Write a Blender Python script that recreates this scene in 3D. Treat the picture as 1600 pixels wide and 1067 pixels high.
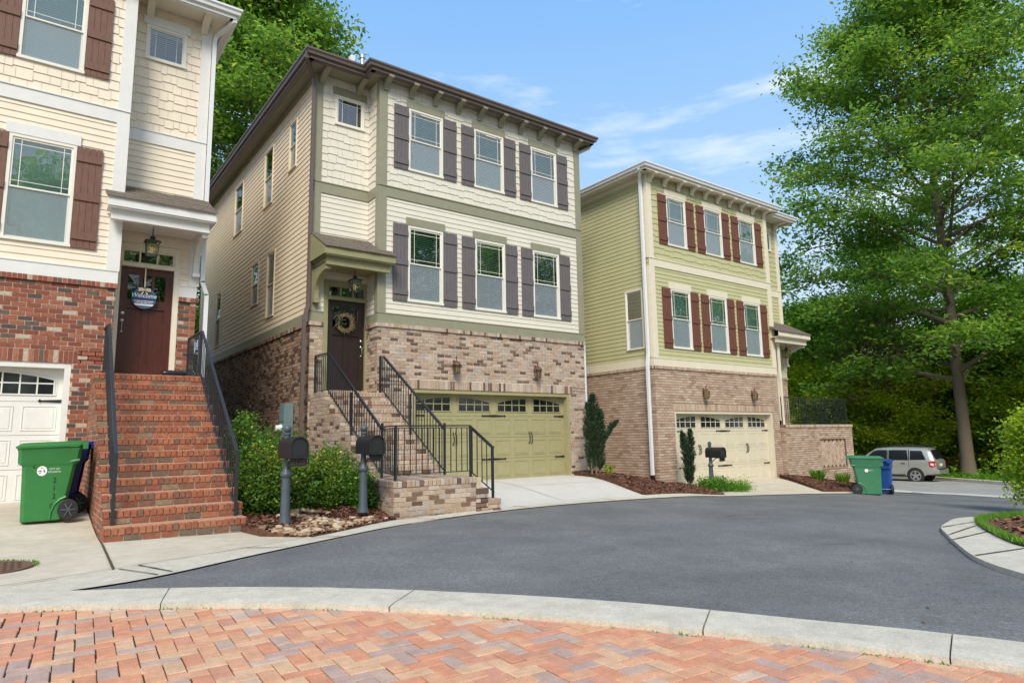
import bpy, bmesh, math, random
import numpy as np
from mathutils import Vector, Matrix, Euler
R = math.radians
random.seed(7)
for o in list(bpy.data.objects): bpy.data.objects.remove(o)
scene = bpy.context.scene
COL = scene.collection

# ------------------------------------------------------------------ camera
YAW, PIT, ROL, FOC = 0.638325, 0.145465, -0.017347, 1024.237
Fv = np.array([math.sin(YAW)*math.cos(PIT), math.cos(YAW)*math.cos(PIT), math.sin(PIT)])
r0 = np.array([math.cos(YAW), -math.sin(YAW), 0.0]); u0 = np.cross(r0, Fv)
rv = r0*math.cos(ROL)+u0*math.sin(ROL); uv = np.cross(rv, Fv)
cd = bpy.data.cameras.new('camera'); cam = bpy.data.objects.new('camera', cd); COL.objects.link(cam)
cd.sensor_width = 36; cd.lens = FOC/1600*36; cd.clip_start = 0.05; cd.clip_end = 3000
cam.matrix_world = Matrix(((rv[0], uv[0], -Fv[0], 0), (rv[1], uv[1], -Fv[1], 0), (rv[2], uv[2], -Fv[2], 0), (0, 0, 0, 1)))
scene.camera = cam

# ------------------------------------------------------------------ light
SUN_EL, SUN_AZ = 43.0, 217.0      # azimuth clockwise from +Y
scene.view_settings.view_transform = 'Standard'; scene.view_settings.look = 'None'
scene.view_settings.gamma = 1; scene.view_settings.exposure = 0.66
w = bpy.data.worlds.new("World"); scene.world = w; w.use_nodes = True
nt = w.node_tree; nt.nodes.clear(); N = nt.nodes.new; Lk = nt.links.new
out = N('ShaderNodeOutputWorld'); bg = N('ShaderNodeBackground'); Lk(bg.outputs[0], out.inputs[0])
sky = N('ShaderNodeTexSky'); sky.sky_type = 'NISHITA'; sky.sun_disc = False
sky.sun_elevation = R(SUN_EL); sky.sun_rotation = R(SUN_AZ); sky.air_density = 1.0; sky.dust_density = 1.0; sky.ozone_density = 1.6
tc = N('ShaderNodeTexCoord'); mp = N('ShaderNodeMapping'); mp.inputs['Scale'].default_value = (1.0, 1.0, 5.2); mp.inputs['Location'].default_value = (0.35, 0.1, 0.0)
Lk(tc.outputs['Generated'], mp.inputs[0])
cn = N('ShaderNodeTexNoise'); cn.inputs['Scale'].default_value = 2.6; cn.inputs['Detail'].default_value = 8; cn.inputs['Roughness'].default_value = .55
Lk(mp.outputs[0], cn.inputs[0])
cr = N('ShaderNodeValToRGB'); cr.color_ramp.elements[0].position = .54; cr.color_ramp.elements[1].position = .76
cr.color_ramp.elements[1].color = (.8, .8, .8, 1)
Lk(cn.outputs[0], cr.inputs[0])
# paler towards the horizon
sx = N('ShaderNodeSeparateXYZ'); Lk(tc.outputs['Generated'], sx.inputs[0])
hr = N('ShaderNodeValToRGB'); hr.color_ramp.elements[0].position = .0; hr.color_ramp.elements[0].color = (.86, .90, .95, 1)
hr.color_ramp.elements[1].position = .60; hr.color_ramp.elements[1].color = (.25, .53, .98, 1)
e = hr.color_ramp.elements.new(.30); e.color = (.47, .71, 1.0, 1)
Lk(sx.outputs[2], hr.inputs[0])
hs = N('ShaderNodeVectorMath'); hs.operation = 'SCALE'; hs.inputs['Scale'].default_value = 5.3; Lk(hr.outputs[0], hs.inputs[0])
mxh = N('ShaderNodeMix'); mxh.data_type = 'RGBA'; mxh.inputs[0].default_value = .90; Lk(sky.outputs[0], mxh.inputs[6]); Lk(hs.outputs[0], mxh.inputs[7])
# smooth white veil added behind the camera as soft fill on the facades
bk = N('ShaderNodeMapRange'); bk.inputs[1].default_value = .25; bk.inputs[2].default_value = -.75; bk.inputs[3].default_value = 0; bk.inputs[4].default_value = .38; bk.clamp = True; Lk(sx.outputs[1], bk.inputs[0])
ad = N('ShaderNodeMath'); ad.operation = 'MAXIMUM'; Lk(cr.outputs[0], ad.inputs[0]); Lk(bk.outputs[0], ad.inputs[1])
mxc = N('ShaderNodeMix'); mxc.data_type = 'RGBA'; Lk(ad.outputs[0], mxc.inputs[0]); Lk(mxh.outputs[2], mxc.inputs[6]); mxc.inputs[7].default_value = (6.6, 6.6, 6.6, 1)
Lk(mxc.outputs[2], bg.inputs[0]); bg.inputs[1].default_value = 0.125
sd = bpy.data.lights.new('sun', 'SUN'); sd.energy = 2.4; sd.angle = R(22); sd.color = (1, .91, .76)
so = bpy.data.objects.new('sun', sd); COL.objects.link(so)
so.rotation_euler = Euler((R(90-SUN_EL), 0, R(180-SUN_AZ)), 'XYZ'); so.location = (0, -20, 30)

# ------------------------------------------------------------------ ground height
BX = [-30, -8, 0, 2, 4.5, 6.5, 9, 12, 15, 19.4, 34, 60, 100]
BZ = [-.9, -1.05, -1.14, -1.19, -1.2, -1.24, -1.33, -1.45, -1.6, -1.82, -2.42, -3.1, -3.6]
HX = [-8, 2.6, 6, 12.5, 14.3, 21, 24, 26, 34, 60, 100]
HZ = [-.9, -.9, -1.03, -1.03, -1.48, -1.48, -1.9, -2.1, -2.42, -3.1, -3.6]
def smi(xs, zs, x, wd): return sum(np.interp(x+d*wd, xs, zs) for d in (-1, -.5, 0, .5, 1))/5
def G(x, y):
    s = np.clip((y-9.4)/3.4, 0, 1); s = s*s*(3-2*s)
    b = smi(BX, BZ, x, 1.2)-.03*np.clip((6-y)/3, 0, 1)
    return b+(smi(HX, HZ, x, .5)-b)*s

# ------------------------------------------------------------------ materials
def mat(name, col, rough=.7, metal=0, spec=.5, noise=0, nscale=8, bump=0, bscale=60, streak=None, col2=None, ramp=None, ramp_noise=.0, trans=0, coat=0, fine=None):
    m = bpy.data.materials.new(name); m.use_nodes = True; t = m.node_tree; b = t.nodes['Principled BSDF']
    b.inputs['Roughness'].default_value = rough; b.inputs['Metallic'].default_value = metal
    b.inputs['Specular IOR Level'].default_value = spec; b.inputs['Coat Weight'].default_value = coat
    geo = t.nodes.new('ShaderNodeNewGeometry')
    c = None
    if ramp:
        at = t.nodes.new('ShaderNodeAttribute'); at.attribute_name = 'rnd'
        rp = t.nodes.new('ShaderNodeValToRGB'); rp.color_ramp.interpolation = 'CONSTANT' if ramp[0] == 'c' else 'LINEAR'
        el = rp.color_ramp.elements
        for i, (p, cc) in enumerate(ramp[1]):
            e = el[i] if i < 2 else el.new(p)
            e.position = p; e.color = (*cc, 1)
        t.links.new(at.outputs['Fac'], rp.inputs[0]); c = rp.outputs[0]
    if noise or col2:
        n = t.nodes.new('ShaderNodeTexNoise'); n.inputs['Scale'].default_value = nscale; n.inputs['Detail'].default_value = 6; n.inputs['Roughness'].default_value = .6
        if streak:
            mp = t.nodes.new('ShaderNodeMapping'); mp.inputs['Scale'].default_value = streak
            t.links.new(geo.outputs['Position'], mp.inputs[0]); t.links.new(mp.outputs[0], n.inputs[0])
        else: t.links.new(geo.outputs['Position'], n.inputs[0])
        if col2:
            cr = t.nodes.new('ShaderNodeValToRGB'); cr.color_ramp.elements[0].position = .38; cr.color_ramp.elements[1].position = .66
            t.links.new(n.outputs[0], cr.inputs[0])
            mx = t.nodes.new('ShaderNodeMix'); mx.data_type = 'RGBA'; t.links.new(cr.outputs[0], mx.inputs[0])
            if c: t.links.new(c, mx.inputs[6])
            else: mx.inputs[6].default_value = (*col, 1)
            mx.inputs[7].default_value = (*col2, 1); c = mx.outputs[2]
            if c and ramp:
                mm = t.nodes.new('ShaderNodeMath'); mm.operation = 'MULTIPLY'; mm.inputs[1].default_value = ramp_noise
                t.links.new(cr.outputs[0], mm.inputs[0]); t.links.new(mm.outputs[0], mx.inputs[0])
        if noise:
            mr = t.nodes.new('ShaderNodeMapRange'); mr.inputs[1].default_value = .25; mr.inputs[2].default_value = .75
            mr.inputs[3].default_value = 1-noise; mr.inputs[4].default_value = 1+noise
            t.links.new(n.outputs[0], mr.inputs[0])
            vm = t.nodes.new('ShaderNodeVectorMath'); vm.operation = 'SCALE'
            if c: t.links.new(c, vm.inputs[0])
            else: vm.inputs[0].default_value = col
            t.links.new(mr.outputs[0], vm.inputs['Scale']); c = vm.outputs[0]
    if fine:
        for amp, sc_ in fine:
            nf = t.nodes.new('ShaderNodeTexNoise'); nf.inputs['Scale'].default_value = sc_; nf.inputs['Detail'].default_value = 3; nf.inputs['Roughness'].default_value = .7; t.links.new(geo.outputs['Position'], nf.inputs[0])
            mf = t.nodes.new('ShaderNodeMapRange'); mf.inputs[1].default_value = .3; mf.inputs[2].default_value = .7; mf.inputs[3].default_value = 1-amp; mf.inputs[4].default_value = 1+amp; t.links.new(nf.outputs[0], mf.inputs[0])
            vf = t.nodes.new('ShaderNodeVectorMath'); vf.operation = 'SCALE'
            if c: t.links.new(c, vf.inputs[0])
            else: vf.inputs[0].default_value = col
            t.links.new(mf.outputs[0], vf.inputs['Scale']); c = vf.outputs[0]
    if c: t.links.new(c, b.inputs['Base Color'])
    else: b.inputs['Base Color'].default_value = (*col, 1)
    if bump:
        n2 = t.nodes.new('ShaderNodeTexNoise'); n2.inputs['Scale'].default_value = bscale; n2.inputs['Detail'].default_value = 4
        t.links.new(geo.outputs['Position'], n2.inputs[0])
        bp = t.nodes.new('ShaderNodeBump'); bp.inputs['Strength'].default_value = bump; bp.inputs['Distance'].default_value = .01
        t.links.new(n2.outputs[0], bp.inputs['Height']); t.links.new(bp.outputs[0], b.inputs['Normal'])
    if trans:
        tr = t.nodes.new('ShaderNodeBsdfTranslucent'); ms = t.nodes.new('ShaderNodeMixShader'); ms.inputs[0].default_value = trans
        o = t.nodes['Material Output']
        if c:
            hs = t.nodes.new('ShaderNodeHueSaturation'); hs.inputs['Value'].default_value = 1.5; hs.inputs['Hue'].default_value = .48
            t.links.new(c, hs.inputs['Color']); t.links.new(hs.outputs[0], tr.inputs[0])
        t.links.new(b.outputs[0], ms.inputs[1]); t.links.new(tr.outputs[0], ms.inputs[2]); t.links.new(ms.outputs[0], o.inputs[0])
    return m
def glassmat(name, tint, lo=.12, hi=.8, rough=.0):
    m = bpy.data.materials.new(name); m.use_nodes = True; t = m.node_tree; t.nodes.clear()
    o = t.nodes.new('ShaderNodeOutputMaterial'); tr = t.nodes.new('ShaderNodeBsdfTransparent'); tr.inputs[0].default_value = (*tint, 1)
    gl = t.nodes.new('ShaderNodeBsdfGlossy'); gl.inputs['Roughness'].default_value = rough
    geo = t.nodes.new('ShaderNodeNewGeometry'); n = t.nodes.new('ShaderNodeTexNoise'); n.inputs['Scale'].default_value = 2.2
    t.links.new(geo.outputs['Position'], n.inputs[0]); bp = t.nodes.new('ShaderNodeBump'); bp.inputs['Strength'].default_value = .10; bp.inputs['Distance'].default_value = .02
    t.links.new(n.outputs[0], bp.inputs['Height']); t.links.new(bp.outputs[0], gl.inputs['Normal'])
    fr = t.nodes.new('ShaderNodeFresnel'); fr.inputs[0].default_value = 1.6
    mr = t.nodes.new('ShaderNodeMapRange'); mr.inputs[3].default_value = lo; mr.inputs[4].default_value = hi; t.links.new(fr.outputs[0], mr.inputs[0])
    ms = t.nodes.new('ShaderNodeMixShader'); t.links.new(mr.outputs[0], ms.inputs[0]); t.links.new(tr.outputs[0], ms.inputs[1]); t.links.new(gl.outputs[0], ms.inputs[2]); t.links.new(ms.outputs[0], o.inputs[0])
    return m
def screenmat(name):
    m = bpy.data.materials.new(name); m.use_nodes = True; t = m.node_tree; t.nodes.clear()
    o = t.nodes.new('ShaderNodeOutputMaterial'); tr = t.nodes.new('ShaderNodeBsdfTransparent'); df = t.nodes.new('ShaderNodeBsdfDiffuse'); df.inputs[0].default_value = (.54, .62, .70, 1)
    ms = t.nodes.new('ShaderNodeMixShader'); ms.inputs[0].default_value = .30
    t.links.new(tr.outputs[0], ms.inputs[1]); t.links.new(df.outputs[0], ms.inputs[2]); t.links.new(ms.outputs[0], o.inputs[0]); return m
M = {}
M['brick_red'] = mat('brick_red', (0, 0, 0), .85, ramp=('c', [(0, (.235, .070, .042)), (.22, (.30, .10, .058)), (.42, (.20, .06, .04)), (.58, (.32, .13, .08)), (.72, (.085, .058, .052)), (.82, (.12, .085, .07)), (.90, (.46, .37, .29))]), noise=.34, nscale=30, bump=.5, bscale=70)
M['brick_step'] = mat('brick_step', (0, 0, 0), .85, ramp=('c', [(0, (.30, .10, .052)), (.25, (.34, .13, .068)), (.5, (.25, .088, .05)), (.70, (.19, .095, .062)), (.84, (.14, .10, .072)), (.95, (.24, .17, .11))]), noise=.36, nscale=26, bump=.5, bscale=70)
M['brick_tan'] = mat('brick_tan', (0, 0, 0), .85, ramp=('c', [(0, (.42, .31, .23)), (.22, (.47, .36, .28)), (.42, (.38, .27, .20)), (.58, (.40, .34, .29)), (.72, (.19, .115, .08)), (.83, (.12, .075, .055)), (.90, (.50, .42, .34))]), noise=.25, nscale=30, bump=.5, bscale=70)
M['brick_side'] = mat('brick_side', (0, 0, 0), .85, ramp=('c', [(0, (.30, .19, .13)), (.2, (.34, .23, .16)), (.38, (.24, .15, .10)), (.52, (.27, .20, .15)), (.62, (.13, .07, .045)), (.8, (.08, .05, .038)), (.93, (.38, .29, .21))]), noise=.25, nscale=30, bump=.5, bscale=70)  # brick_tan darkened to hold side-wall shade; also the dark panel border
M['brick_pink'] = mat('brick_pink', (0, 0, 0), .85, ramp=('c', [(0, (.48, .35, .26)), (.3, (.53, .40, .31)), (.6, (.44, .31, .23)), (.86, (.35, .24, .17)), (.95, (.56, .46, .37))]), noise=.22, nscale=30, bump=.4, bscale=70)
M['mortar'] = mat('mortar', (.56, .46, .34), .95, noise=.15, nscale=20, bump=.3)
M['tread_skylit'] = mat('tread_skylit', (.50, .27, .17), .9, col2=(.40, .20, .12), nscale=14, noise=.2, fine=[(.15, 60)])  # paler than the step bricks: sky light on tread tops put into colour
M['tread_tan_skylit'] = mat('tread_tan_skylit', (.52, .40, .30), .9, col2=(.42, .30, .21), nscale=14, noise=.2, fine=[(.15, 60)])  # tan version of the same painted sky light
M['mortar_grey'] = mat('mortar_grey', (.17, .125, .09), .95, noise=.2, nscale=20, bump=.3)  # dark mortar, with the shade of the joints put into its colour
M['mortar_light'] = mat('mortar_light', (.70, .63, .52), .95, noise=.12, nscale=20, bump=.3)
M['siding_cream'] = mat('siding_cream', (.69, .66, .57), .55, noise=.04, nscale=2.5, fine=[(.035, 9)])
M['siding_peach'] = mat('siding_peach', (.78, .69, .555), .55, noise=.05, nscale=2.5)
M['siding_warm_lit'] = mat('siding_warm_lit', (.79, .675, .51), .55, noise=.05, nscale=2.5)  # cream siding warmed to hold light bounced onto the side wall
M['siding_green'] = mat('siding_green', (.50, .48, .27), .55, noise=.06, nscale=2.5)
M['trim_olive'] = mat('trim_olive', (.27, .265, .185), .5, noise=.08, nscale=5)
M['trim_olive2'] = mat('trim_olive2', (.28, .275, .145), .5, noise=.08, nscale=5)
M['trim_white'] = mat('trim_white', (.72, .72, .70), .5, noise=.05, nscale=5)
M['trim_cream'] = mat('trim_cream', (.74, .68, .54), .5, noise=.05, nscale=5)
M['win_white'] = mat('win_white', (.78, .76, .68), .4)
M['shut_grey'] = mat('shut_grey', (.135, .12, .125), .6, noise=.2, nscale=14, streak=(3, 3, .5))
M['shut_brown'] = mat('shut_brown', (.16, .075, .05), .6, noise=.25, nscale=14, streak=(3, 3, .5))
M['shut_red'] = mat('shut_red', (.15, .055, .035), .6, noise=.25, nscale=14, streak=(3, 3, .5))
M['gar_white'] = mat('gar_white', (.74, .74, .70), .45, noise=.04)
M['gar_olive'] = mat('gar_olive', (.345, .315, .17), .45, noise=.05, fine=[(.04, 11)])
M['gar_beige'] = mat('gar_beige', (.64, .58, .45), .45, noise=.05)
M['door_red'] = mat('door_red', (.075, .018, .012), .35, noise=.3, nscale=9, streak=(4, 4, .4))
M['door_dark'] = mat('door_dark', (.025, .014, .014), .35, noise=.3, nscale=9, streak=(4, 4, .4))
M['black'] = mat('black', (.012, .012, .013), .45)
M['iron'] = mat('iron', (.018, .022, .028), .38, spec=.6)
M['bronze_gutter'] = mat('bronze_gutter', (.13, .10, .085), .4)
M['white_metal'] = mat('white_metal', (.74, .76, .78), .35)
M['shingle'] = mat('shingle', (.15, .12, .095), .95, noise=.45, nscale=22, bump=.8, bscale=30)
M['glass'] = glassmat('glass', (.76, .99, .93), .16, 1.0)
M['glass_dark'] = glassmat('glass_dark', (.35, .40, .38), .06, .9)
M['glass_side'] = glassmat('glass_side', (.25, .5, .38), .04, .45)
M['screen'] = screenmat('screen')
M['blind'] = mat('blind', (.88, .91, .87), .5)
M['room'] = mat('room', (.05, .055, .05), .9)
M['metal'] = mat('metal', (.55, .53, .48), .25, metal=1)
M['brass'] = mat('brass', (.60, .45, .2), .3, metal=1)
M['copper'] = mat('copper', (.18, .09, .065), .45, metal=.5)
M['asphalt'] = mat('asphalt', (.125, .127, .130), .85, col2=(.175, .175, .174), nscale=.5, noise=.0, bump=.8, bscale=140, fine=[(.45, 85), (.30, 38), (.12, 2.3), (.10, 14)])
M['asphalt_far'] = mat('asphalt_far', (.30, .29, .28), .85, col2=(.36, .35, .33), nscale=.5, bump=.5, bscale=120, fine=[(.2, 30), (.12, 1.2)])
M['concrete'] = mat('concrete', (.58, .52, .41), .85, col2=(.47, .415, .32), nscale=1.1, noise=.06, bump=.35, bscale=110, fine=[(.10, 90), (.10, 5)])
M['concrete_grey'] = mat('concrete_grey', (.57, .525, .435), .85, col2=(.48, .44, .355), nscale=1.7, noise=.06, bump=.4, bscale=130, fine=[(.18, 70), (.12, 7)])
M['concrete_new'] = mat('concrete_new', (.56, .54, .50), .85, noise=.05, nscale=3, bump=.2, bscale=110, fine=[(.06, 80), (.05, 2)])
M['joint'] = mat('joint', (.07, .06, .035), .95)
M['sand'] = mat('sand', (.05, .045, .022), .95, noise=.4, nscale=25)
M['paver'] = mat('paver', (0, 0, 0), .8, ramp=('c', [(0, (.57, .255, .15)), (.26, (.60, .32, .19)), (.50, (.61, .38, .235)), (.66, (.54, .26, .17)), (.79, (.44, .30, .25)), (.90, (.47, .33, .26)), (.97, (.56, .40, .30))]), noise=.14, nscale=14, bump=.6, bscale=110, fine=[(.18, 110), (.12, 5)])
M['soil'] = mat('soil', (.045, .05, .02), .95, col2=(.07, .045, .025), nscale=1.3, noise=.3, bump=.8, bscale=12)
M['mulch'] = mat('mulch', (.085, .035, .02), .95, col2=(.13, .055, .03), nscale=9, noise=.5, bump=1, bscale=45)
M['chip'] = mat('chip', (0, 0, 0), .9, ramp=('l', [(0, (.06, .025, .014)), (.5, (.15, .06, .03)), (1, (.26, .12, .065))]))
M['stone'] = mat('stone', (0, 0, 0), .8, ramp=('l', [(0, (.20, .12, .065)), (.5, (.38, .26, .16)), (1, (.52, .42, .32))]), noise=.25, nscale=20)
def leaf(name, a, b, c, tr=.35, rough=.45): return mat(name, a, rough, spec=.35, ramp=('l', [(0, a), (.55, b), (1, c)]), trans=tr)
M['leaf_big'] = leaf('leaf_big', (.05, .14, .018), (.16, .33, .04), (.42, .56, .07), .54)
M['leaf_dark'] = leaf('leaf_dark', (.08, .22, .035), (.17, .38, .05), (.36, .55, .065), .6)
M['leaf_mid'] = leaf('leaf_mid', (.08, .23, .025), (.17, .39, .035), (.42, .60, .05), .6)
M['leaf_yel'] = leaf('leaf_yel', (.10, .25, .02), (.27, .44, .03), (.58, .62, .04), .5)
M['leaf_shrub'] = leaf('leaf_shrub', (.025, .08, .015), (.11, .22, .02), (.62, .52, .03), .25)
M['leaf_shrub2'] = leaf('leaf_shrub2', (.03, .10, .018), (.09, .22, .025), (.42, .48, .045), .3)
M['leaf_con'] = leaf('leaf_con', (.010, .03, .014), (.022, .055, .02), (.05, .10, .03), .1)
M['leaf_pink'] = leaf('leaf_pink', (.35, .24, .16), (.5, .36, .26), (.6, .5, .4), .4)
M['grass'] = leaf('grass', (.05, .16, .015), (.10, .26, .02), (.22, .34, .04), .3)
M['bark'] = mat('bark', (.20, .155, .115), .95, col2=(.11, .085, .062), nscale=9, streak=(5, 5, .5), noise=.3, bump=1.0, bscale=16, fine=[(.25, 30)])
M['bin_green'] = mat('bin_green', (.03, .19, .045), .42, noise=.08, nscale=6)
M['bin_green2'] = mat('bin_green2', (.05, .20, .10), .42, noise=.08, nscale=6)
M['bin_blue'] = mat('bin_blue', (.008, .02, .17), .42, noise=.08)
M['bin_blue2'] = mat('bin_blue2', (.012, .07, .30), .42, noise=.08)
M['rubber'] = mat('rubber', (.018, .018, .018), .7)
M['white'] = mat('white', (.78, .78, .76), .6)
M['mail_post'] = mat('mail_post', (.065, .085, .105), .45, noise=.12, nscale=12)
M['mail_box'] = mat('mail_box', (.020, .021, .024), .38)
M['meter'] = mat('meter', (.16, .24, .26), .5, noise=.1)
M['car'] = mat('car', (.40, .395, .365), .28, metal=.4, coat=.7)
M['car_glass'] = mat('car_glass', (.012, .014, .018), .05, spec=.8)
M['car_red'] = mat('car_red', (.45, .015, .015), .2)
M['alloy'] = mat('alloy', (.55, .55, .56), .3, metal=.8)
M['sign_blue'] = mat('sign_blue', (.045, .11, .22), .5)
M['sign_navy'] = mat('sign_navy', (.01, .03, .12), .5)
M['ribbon'] = mat('ribbon', (.58, .48, .36), .8)
M['twig'] = mat('twig', (.30, .22, .12), .9)
M['bagmat'] = mat('bagmat', (.012, .014, .02), .25)
M['rust'] = mat('rust', (.14, .075, .05), .7, noise=.3, nscale=30, bump=.5)
M['fence'] = mat('fence', (.30, .17, .07), .85, noise=.25, nscale=8)
M['amber'] = glassmat('amber', (.85, .80, .55), .15, .8)
M['bulb'] = mat('bulb', (.75, .66, .52), .3)

# ------------------------------------------------------------------ mesh tools
ORG = {}
def link(o): COL.objects.link(o); return o
def thing(name, label, cat, loc=(0, 0, 0), group=None, local=False, rz=0, kind=None):
    o = link(bpy.data.objects.new(name, None)); o.location = loc; o.empty_display_size = .2
    o.rotation_euler = (0, 0, rz)
    o['label'] = label; o['category'] = cat
    if group: o['group'] = group
    if kind: o['kind'] = kind
    ORG[o.name] = (0, 0, 0) if local else tuple(loc)
    return o
def tag(o, label=None, cat=None, group=None, kind=None):
    if label: o['label'] = label
    if cat: o['category'] = cat
    if group: o['group'] = group
    if kind: o['kind'] = kind
    return o
class MB:
    def __init__(s): s.v = []; s.f = []; s.m = []; s.r = []; s.cm = 0
    def face(s, pts, r=None):
        i = len(s.v); s.v += [tuple(p) for p in pts]; s.f.append(tuple(range(i, i+len(pts)))); s.m.append(s.cm); s.r.append(random.random() if r is None else r)
    def poly(s, verts, faces, r=None):
        i = len(s.v); s.v += [tuple(p) for p in verts]; r = random.random() if r is None else r
        for f in faces: s.f.append(tuple(i+k for k in f)); s.m.append(s.cm); s.r.append(r)
    def box(s, x0, x1, y0, y1, z0, z1, r=None):
        s.poly([(x0, y0, z0), (x1, y0, z0), (x1, y1, z0), (x0, y1, z0), (x0, y0, z1), (x1, y0, z1), (x1, y1, z1), (x0, y1, z1)],
               [(0, 3, 2, 1), (4, 5, 6, 7), (0, 1, 5, 4), (1, 2, 6, 5), (2, 3, 7, 6), (3, 0, 4, 7)], r)
    def bbox(s, x0, x1, y0, y1, z0, z1, b=.004, r=None):   # box with chamfered edges
        X = (x0, x0+b, x1-b, x1); Y = (y0, y0+b, y1-b, y1); Z = (z0, z0+b, z1-b, z1)
        bm = bmesh.new(); bmesh.ops.create_cube(bm, size=1)
        for v in bm.verts: v.co = Vector(((x0+x1)/2+v.co.x*(x1-x0), (y0+y1)/2+v.co.y*(y1-y0), (z0+z1)/2+v.co.z*(z1-z0)))
        bmesh.ops.bevel(bm, geom=bm.edges[:], offset=b, segments=1, affect='EDGES')
        s.bm(bm, r)
    def bm(s, bm, r=None, mtx=None):
        if mtx: bm.transform(mtx)
        bm.verts.index_update(); s.poly([v.co[:] for v in bm.verts], [[v.index for v in f.verts] for f in bm.faces], r); bm.free()
    def obox(s, c, ax, hs, r=None):  # oriented box: centre, 3 axes, half sizes
        c = np.array(c, float); a = [np.array(q, float)*h for q, h in zip(ax, hs)]
        P = [c+a[0]*i+a[1]*j+a[2]*k for k in (-1, 1) for j in (-1, 1) for i in (-1, 1)]
        s.poly(P, [(0, 2, 3, 1), (4, 5, 7, 6), (0, 1, 5, 4), (1, 3, 7, 5), (3, 2, 6, 7), (2, 0, 4, 6)], r)
    def bar(s, a, b, wx, wz, r=None, up=(0, 0, 1)):
        a = np.array(a, float); b = np.array(b, float); d = b-a; L = np.linalg.norm(d); d /= L
        u = np.array(up, float)
        if abs(d@u) > .99: u = np.array((0, 1., 0))
        sd_ = np.cross(d, u); sd_ /= np.linalg.norm(sd_); u = np.cross(sd_, d)
        s.obox((a+b)/2, (d, sd_, u), (L/2, wx/2, wz/2), r)
    def tube(s, pts, rad, n=8, r=None, cap=True):
        pts = [np.array(p, float) for p in pts]; rs = rad if hasattr(rad, '__len__') else [rad]*len(pts)
        V = []; prev = None
        for i, p in enumerate(pts):
            d = (pts[min(i+1, len(pts)-1)]-pts[max(i-1, 0)]); d /= (np.linalg.norm(d)+1e-9)
            if prev is None:
                a = np.array((0, 0, 1.)) if abs(d[2]) < .9 else np.array((1., 0, 0)); u = np.cross(d, a)
            else: u = prev-d*(prev@d)
            u /= (np.linalg.norm(u)+1e-9); prev = u; q = np.cross(d, u)
            for k in range(n): an = 2*math.pi*k/n; V.append(p+(u*math.cos(an)+q*math.sin(an))*rs[i])
        F = [(i*n+k, i*n+(k+1) % n, (i+1)*n+(k+1) % n, (i+1)*n+k) for i in range(len(pts)-1) for k in range(n)]
        if cap: F += [tuple(range(n))[::-1], tuple((len(pts)-1)*n+k for k in range(n))]
        s.poly(V, F, r)
    def lathe(s, c, prof, n=20, r=None, axis='Z'):   # prof [(radius, height)]
        V = []
        for (ra, h) in prof:
            for k in range(n):
                a = 2*math.pi*k/n; x, y = ra*math.cos(a), ra*math.sin(a)
                V.append({'Z': (c[0]+x, c[1]+y, c[2]+h), 'Y': (c[0]+x, c[1]+h, c[2]+y), 'X': (c[0]+h, c[1]+x, c[2]+y)}[axis])
        m = len(prof)
        F = [(i*n+k, i*n+(k+1) % n, (i+1)*n+(k+1) % n, (i+1)*n+k) for i in range(m-1) for k in range(n)]
        F += [tuple(range(n))[::-1], tuple((m-1)*n+k for k in range(n))]
        s.poly(V, F, r)
    def ball(s, c, ra, r=None, sc=(1, 1, 1), seg=16):
        bm = bmesh.new(); bmesh.ops.create_uvsphere(bm, u_segments=seg, v_segments=seg//2, radius=ra)
        bmesh.ops.scale(bm, vec=sc, verts=bm.verts); bmesh.ops.translate(bm, vec=c, verts=bm.verts); s.bm(bm, r)
    def prism(s, poly, a0, a1, axis='X', r=None):    # 2D polygon in the plane normal to axis
        f = {'X': lambda p, a: (a, p[0], p[1]), 'Y': lambda p, a: (p[0], a, p[1]), 'Z': lambda p, a: (p[0], p[1], a)}[axis]
        n = len(poly); V = [f(p, a0) for p in poly]+[f(p, a1) for p in poly]
        s.poly(V, [tuple(range(n))[::-1], tuple(range(n, 2*n))]+[(i, (i+1) % n, n+(i+1) % n, n+i) for i in range(n)], r)
    def build(s, name, mats, parent=None, smooth=False, recalc=True):
        if not isinstance(mats, (list, tuple)): mats = [mats]
        me = bpy.data.meshes.new(name); o3 = ORG.get(parent.name, (0, 0, 0)) if parent else (0, 0, 0)
        V = np.array(s.v, dtype=float).reshape(-1, 3)-np.array(o3)
        me.from_pydata([tuple(p) for p in V], [], s.f)
        me.polygons.foreach_set('material_index', s.m)
        at = me.attributes.new('rnd', 'FLOAT', 'FACE'); at.data.foreach_set('value', s.r)
        if recalc:
            bm = bmesh.new(); bm.from_mesh(me); bmesh.ops.recalc_face_normals(bm, faces=bm.faces); bm.to_mesh(me); bm.free()
        for m_ in mats: me.materials.append(M[m_] if isinstance(m_, str) else m_)
        if smooth:
            me.polygons.foreach_set('use_smooth', [True]*len(me.polygons))
            try: me.set_sharp_from_angle(angle=R(38))
            except Exception: pass
        o = link(bpy.data.objects.new(name, me))
        if parent: o.parent = parent; ORG[o.name] = o3
        else: ORG[o.name] = (0, 0, 0)
        return o
def copy_tree(o, parent=None):
    c = o.copy(); COL.objects.link(c); c.parent = parent; ORG[c.name] = ORG.get(o.name, (0, 0, 0))
    for ch in list(o.children): copy_tree(ch, c)
    return c
def text_mesh(body, size, extrude=.001):
    cu = bpy.data.curves.new('txt', 'FONT'); cu.body = body; cu.size = size; cu.extrude = extrude; cu.align_x = 'CENTER'; cu.align_y = 'CENTER'
    cu.resolution_u = 3
    ob = bpy.data.objects.new('txt', cu); COL.objects.link(ob)
    me = bpy.data.meshes.new_from_object(ob.evaluated_get(bpy.context.evaluated_depsgraph_get()))
    bpy.data.objects.remove(ob); return me
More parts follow.
